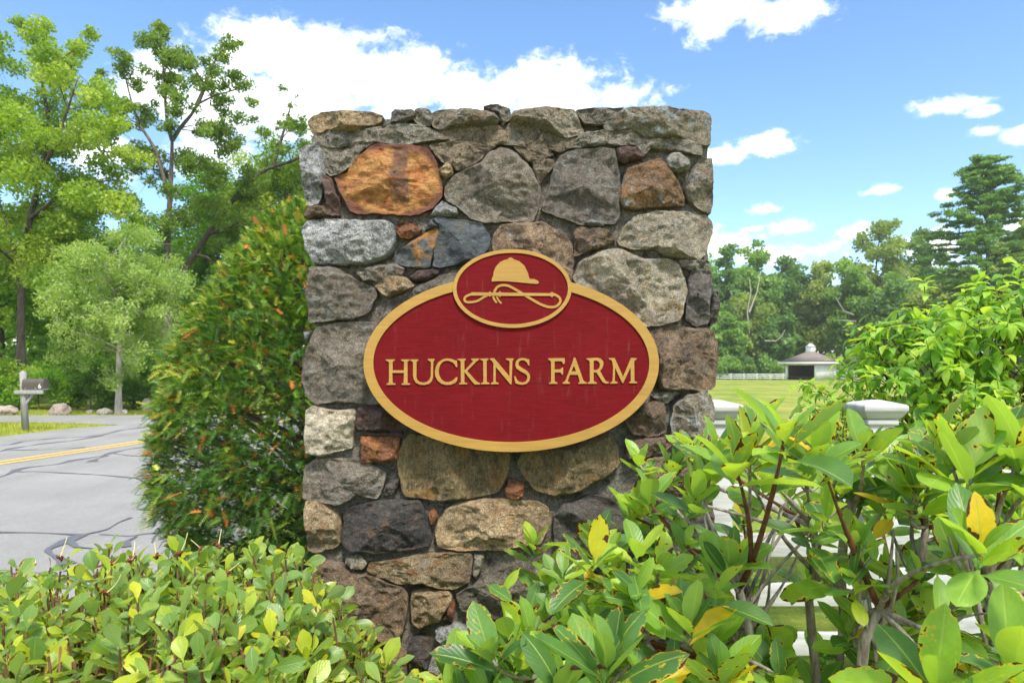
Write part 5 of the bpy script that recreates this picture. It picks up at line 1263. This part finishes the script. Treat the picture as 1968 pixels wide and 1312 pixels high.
for wv in W:
    if 1590 < wv[0] < 1775: wv = (wv[0], wv[1]+14, wv[2]*.92)
    elif wv[1] < 962 and wv[2] > 80: wv = (wv[0], wv[1]-24, wv[2]*1.12)
    whorl(*wv)
# deeper, lower whorls that fill the bush body
for k in range(210):
    px = rg.uniform(850, 2150); lo = np.interp(px, [850, 1000, 1200, 1400, 1600, 2000, 2200], [1270, 1120, 985, 900, 905, 900, 900])
    py = rg.uniform(lo+40, 1460); Y = rg.uniform(1.35, 1.9)
    if 1450 < px < 1900 and 985 < py < 1245 and rg.random() < .28: continue
    whorl(px, py, .092*F/Y, Y, int(rg.integers(6, 10)), twig=(k % 3 == 0), spread=(.0, 1.15))
# hanging yellow leaves and single old leaves
for (px, py, Y, L) in [(935,1122,1.5,.075),(1345,925,1.6,.06),(1258,1010,1.6,.07),(1532,955,1.55,.07),(1660,960,1.5,.06),(1800,1100,1.3,.085),(1900,1110,1.25,.09),(1300,1210,1.35,.09),(1000,1090,1.5,.06),(1640,990,1.4,.1)]:
    lf.add(int(rg.integers(10)), PX(px, py, Y), (rg.normal()*.6, -.3, -.6+rg.normal()*.3), (rg.normal()*.3, -.8, .5), L)
lf.finish(rho, M_rp, M_rj, 300, rg, org)
# bare twigs between the stems
b = Bag()
for k in range(46):
    f = forks[int(rg.integers(len(forks)))]; e = f+np.array([rg.normal()*.11, rg.normal()*.08, rg.uniform(.02, .2)]); pts = curve_pts(f-np.array([0, 0, rg.uniform(0, .2)]), e, 0, rg, 7, .03)
    b.tube(pts-org, np.linspace(.0065, .0022, 7)*(1+.15*rg.normal(size=7)), 5)
b.build('bare_twigs', M_twig, rho, True)

# ------------------------------------------------------------------ big drooping-leaf shrub behind the fence
ds_ = [(0, G(84,124,46)), (.4, G(112,152,56)), (.75, G(146,178,62)), (1, G(180,194,74))]
kw = dict(rough=.42, transl=.48, gain=1.3, midrib=.25, spec=.45, under=G(160,180,120))
M_dp = leaf_mat('dogwood_leaf', ds_, joined=False, **kw); M_dj = leaf_mat('dogwood_leaf_mass', ds_, joined=True, **kw)
rg = RNG(24); dt = [leaf_template(rg.uniform(.42, .54), 'ova', rg.uniform(.05, .30), rg.uniform(.5, 1.2), 5, 1, .03, 0, .10) for _ in range(8)]
DX, DY = 3.80, 4.75
dog = empty('leafy_shrub', (DX, DY, gz(DX, DY)), 'large rounded light green shrub with drooping pointed leaves at the right edge', 'shrub')
org = np.array([DX, DY, gz(DX, DY)]); lf = Leafy(dt); tw = Bag()
for k in range(1900):
    th_ = rg.uniform(-math.pi*1.02, .25); ph = math.asin(rg.uniform(-.15, 1.0)); s = 1.0 if k < 1200 else rg.uniform(.72, .95)
    lm = 1+.10*mnoise.noise(Vector((math.cos(th_)*2.5, math.sin(th_)*2.5, ph*3)))+.07*rg.normal()
    o3 = np.array([math.cos(th_)*math.cos(ph), math.sin(th_)*math.cos(ph), math.sin(ph)])
    p = np.array([DX, DY, .80])+o3*np.array([1.72, 1.35, 1.32])*s*lm
    d = norm(o3*np.array([1, 1, .35])+np.array([0, 0, .25])+rg.normal(size=3)*.3); Ls = rg.uniform(.12, .2)
    for q in range(4):
        c = p-d*Ls*(q/4)-np.array([0, 0, 1])*.03*(1-q/4)**2; sd = norm(np.cross(d, [0, 0, 1]))*(1 if q % 2 else 1)
        if q % 2: sd = norm(np.cross(sd, d))
        for sg in (-1, 1):
            if q == 0 and rg.random() < .3: continue
            dd = norm(d*.55+sd*sg*.8+np.array([0, 0, -.10])+rg.normal(size=3)*.22); lf.add(int(rg.integers(8)), c, dd, np.array([0, 0, 1.0])+rg.normal(size=3)*.25+d*.2, rg.uniform(.075, .125))
    tw.tube(np.array([p-d*Ls*1.6-np.array([0, 0, .05]), p-d*Ls*.6, p])-org, [.004, .003, .0015], 4, False)
lf.finish(dog, M_dp, M_dj, 300, rg, org)
for k in range(24):
    a = rg.uniform(0, 6.28); e = np.array([math.cos(a)*1.3, math.sin(a)*1.0, rg.uniform(.7, 1.8)]); tw.tube(curve_pts((rg.normal()*.1, rg.normal()*.1, 0), e, .2, rg, 8, .08), np.linspace(.02, .006, 8), 6)
tw.build('branches', M_twig_red, dog, True)
# ------------------------------------------------------------------ smaller azalea-like shrub left of the gate post
rg = RNG(25); az_s = [(0, G(92,120,46)), (.5, G(128,152,56)), (.85, G(164,172,60)), (1, G(186,168,70))]
M_ap = leaf_mat('azalea_leaf', az_s, .42, .4, joined=False, midrib=.2); M_aj = leaf_mat('azalea_leaf_mass', az_s, .42, .4, joined=True, midrib=.2)
AX, AY = (1610-984)/F*3.9, 3.95
aza = empty('azalea_bush', (AX, AY, gz(AX, AY)), 'small twiggy green shrub between field and white post, left of the large shrub', 'shrub')
org = np.array([AX, AY, gz(AX, AY)]); lf = Leafy(ht); tw = Bag()
for k in range(330):
    o3 = norm(rg.normal(size=3)); o3[2] = abs(o3[2]); p = np.array([AX+.05, AY, .72])+o3*np.array([.34, .3, .55])*rg.uniform(.75, 1.05)
    shoot(p, o3+np.array([0, 0, .6])+rg.normal(size=3)*.3, int(rg.integers(4, 7)), .055, (.1, 1.1), lf, tw, org, rg, .16, 9, .012)
lf.finish(aza, M_ap, M_aj, 120, rg, org); tw.build('twigs', M_twig_red, aza)

# ------------------------------------------------------------------ summer haze over the fields
HZ = 0.0003
hb = Bag(); hb.box((50, 420, 14.2), (1340, 1000, 33.8)); m, t, out = new_mat('haze_air')
pv = t.n('ShaderNodeVolumePrincipled', i_Density=HZ, i_Anisotropy=0.0); pv.inputs['Color'].default_value = (0.92, 0.95, 1.0, 1)
t.t.links.new(pv.outputs[0], out.inputs['Volume'])
tag(hb.build('haze', m), 'thin pale summer haze in the air over the field', 'haze', kind='stuff')
sc.cycles.volume_bounces = 1; sc.cycles.volume_max_steps = 64
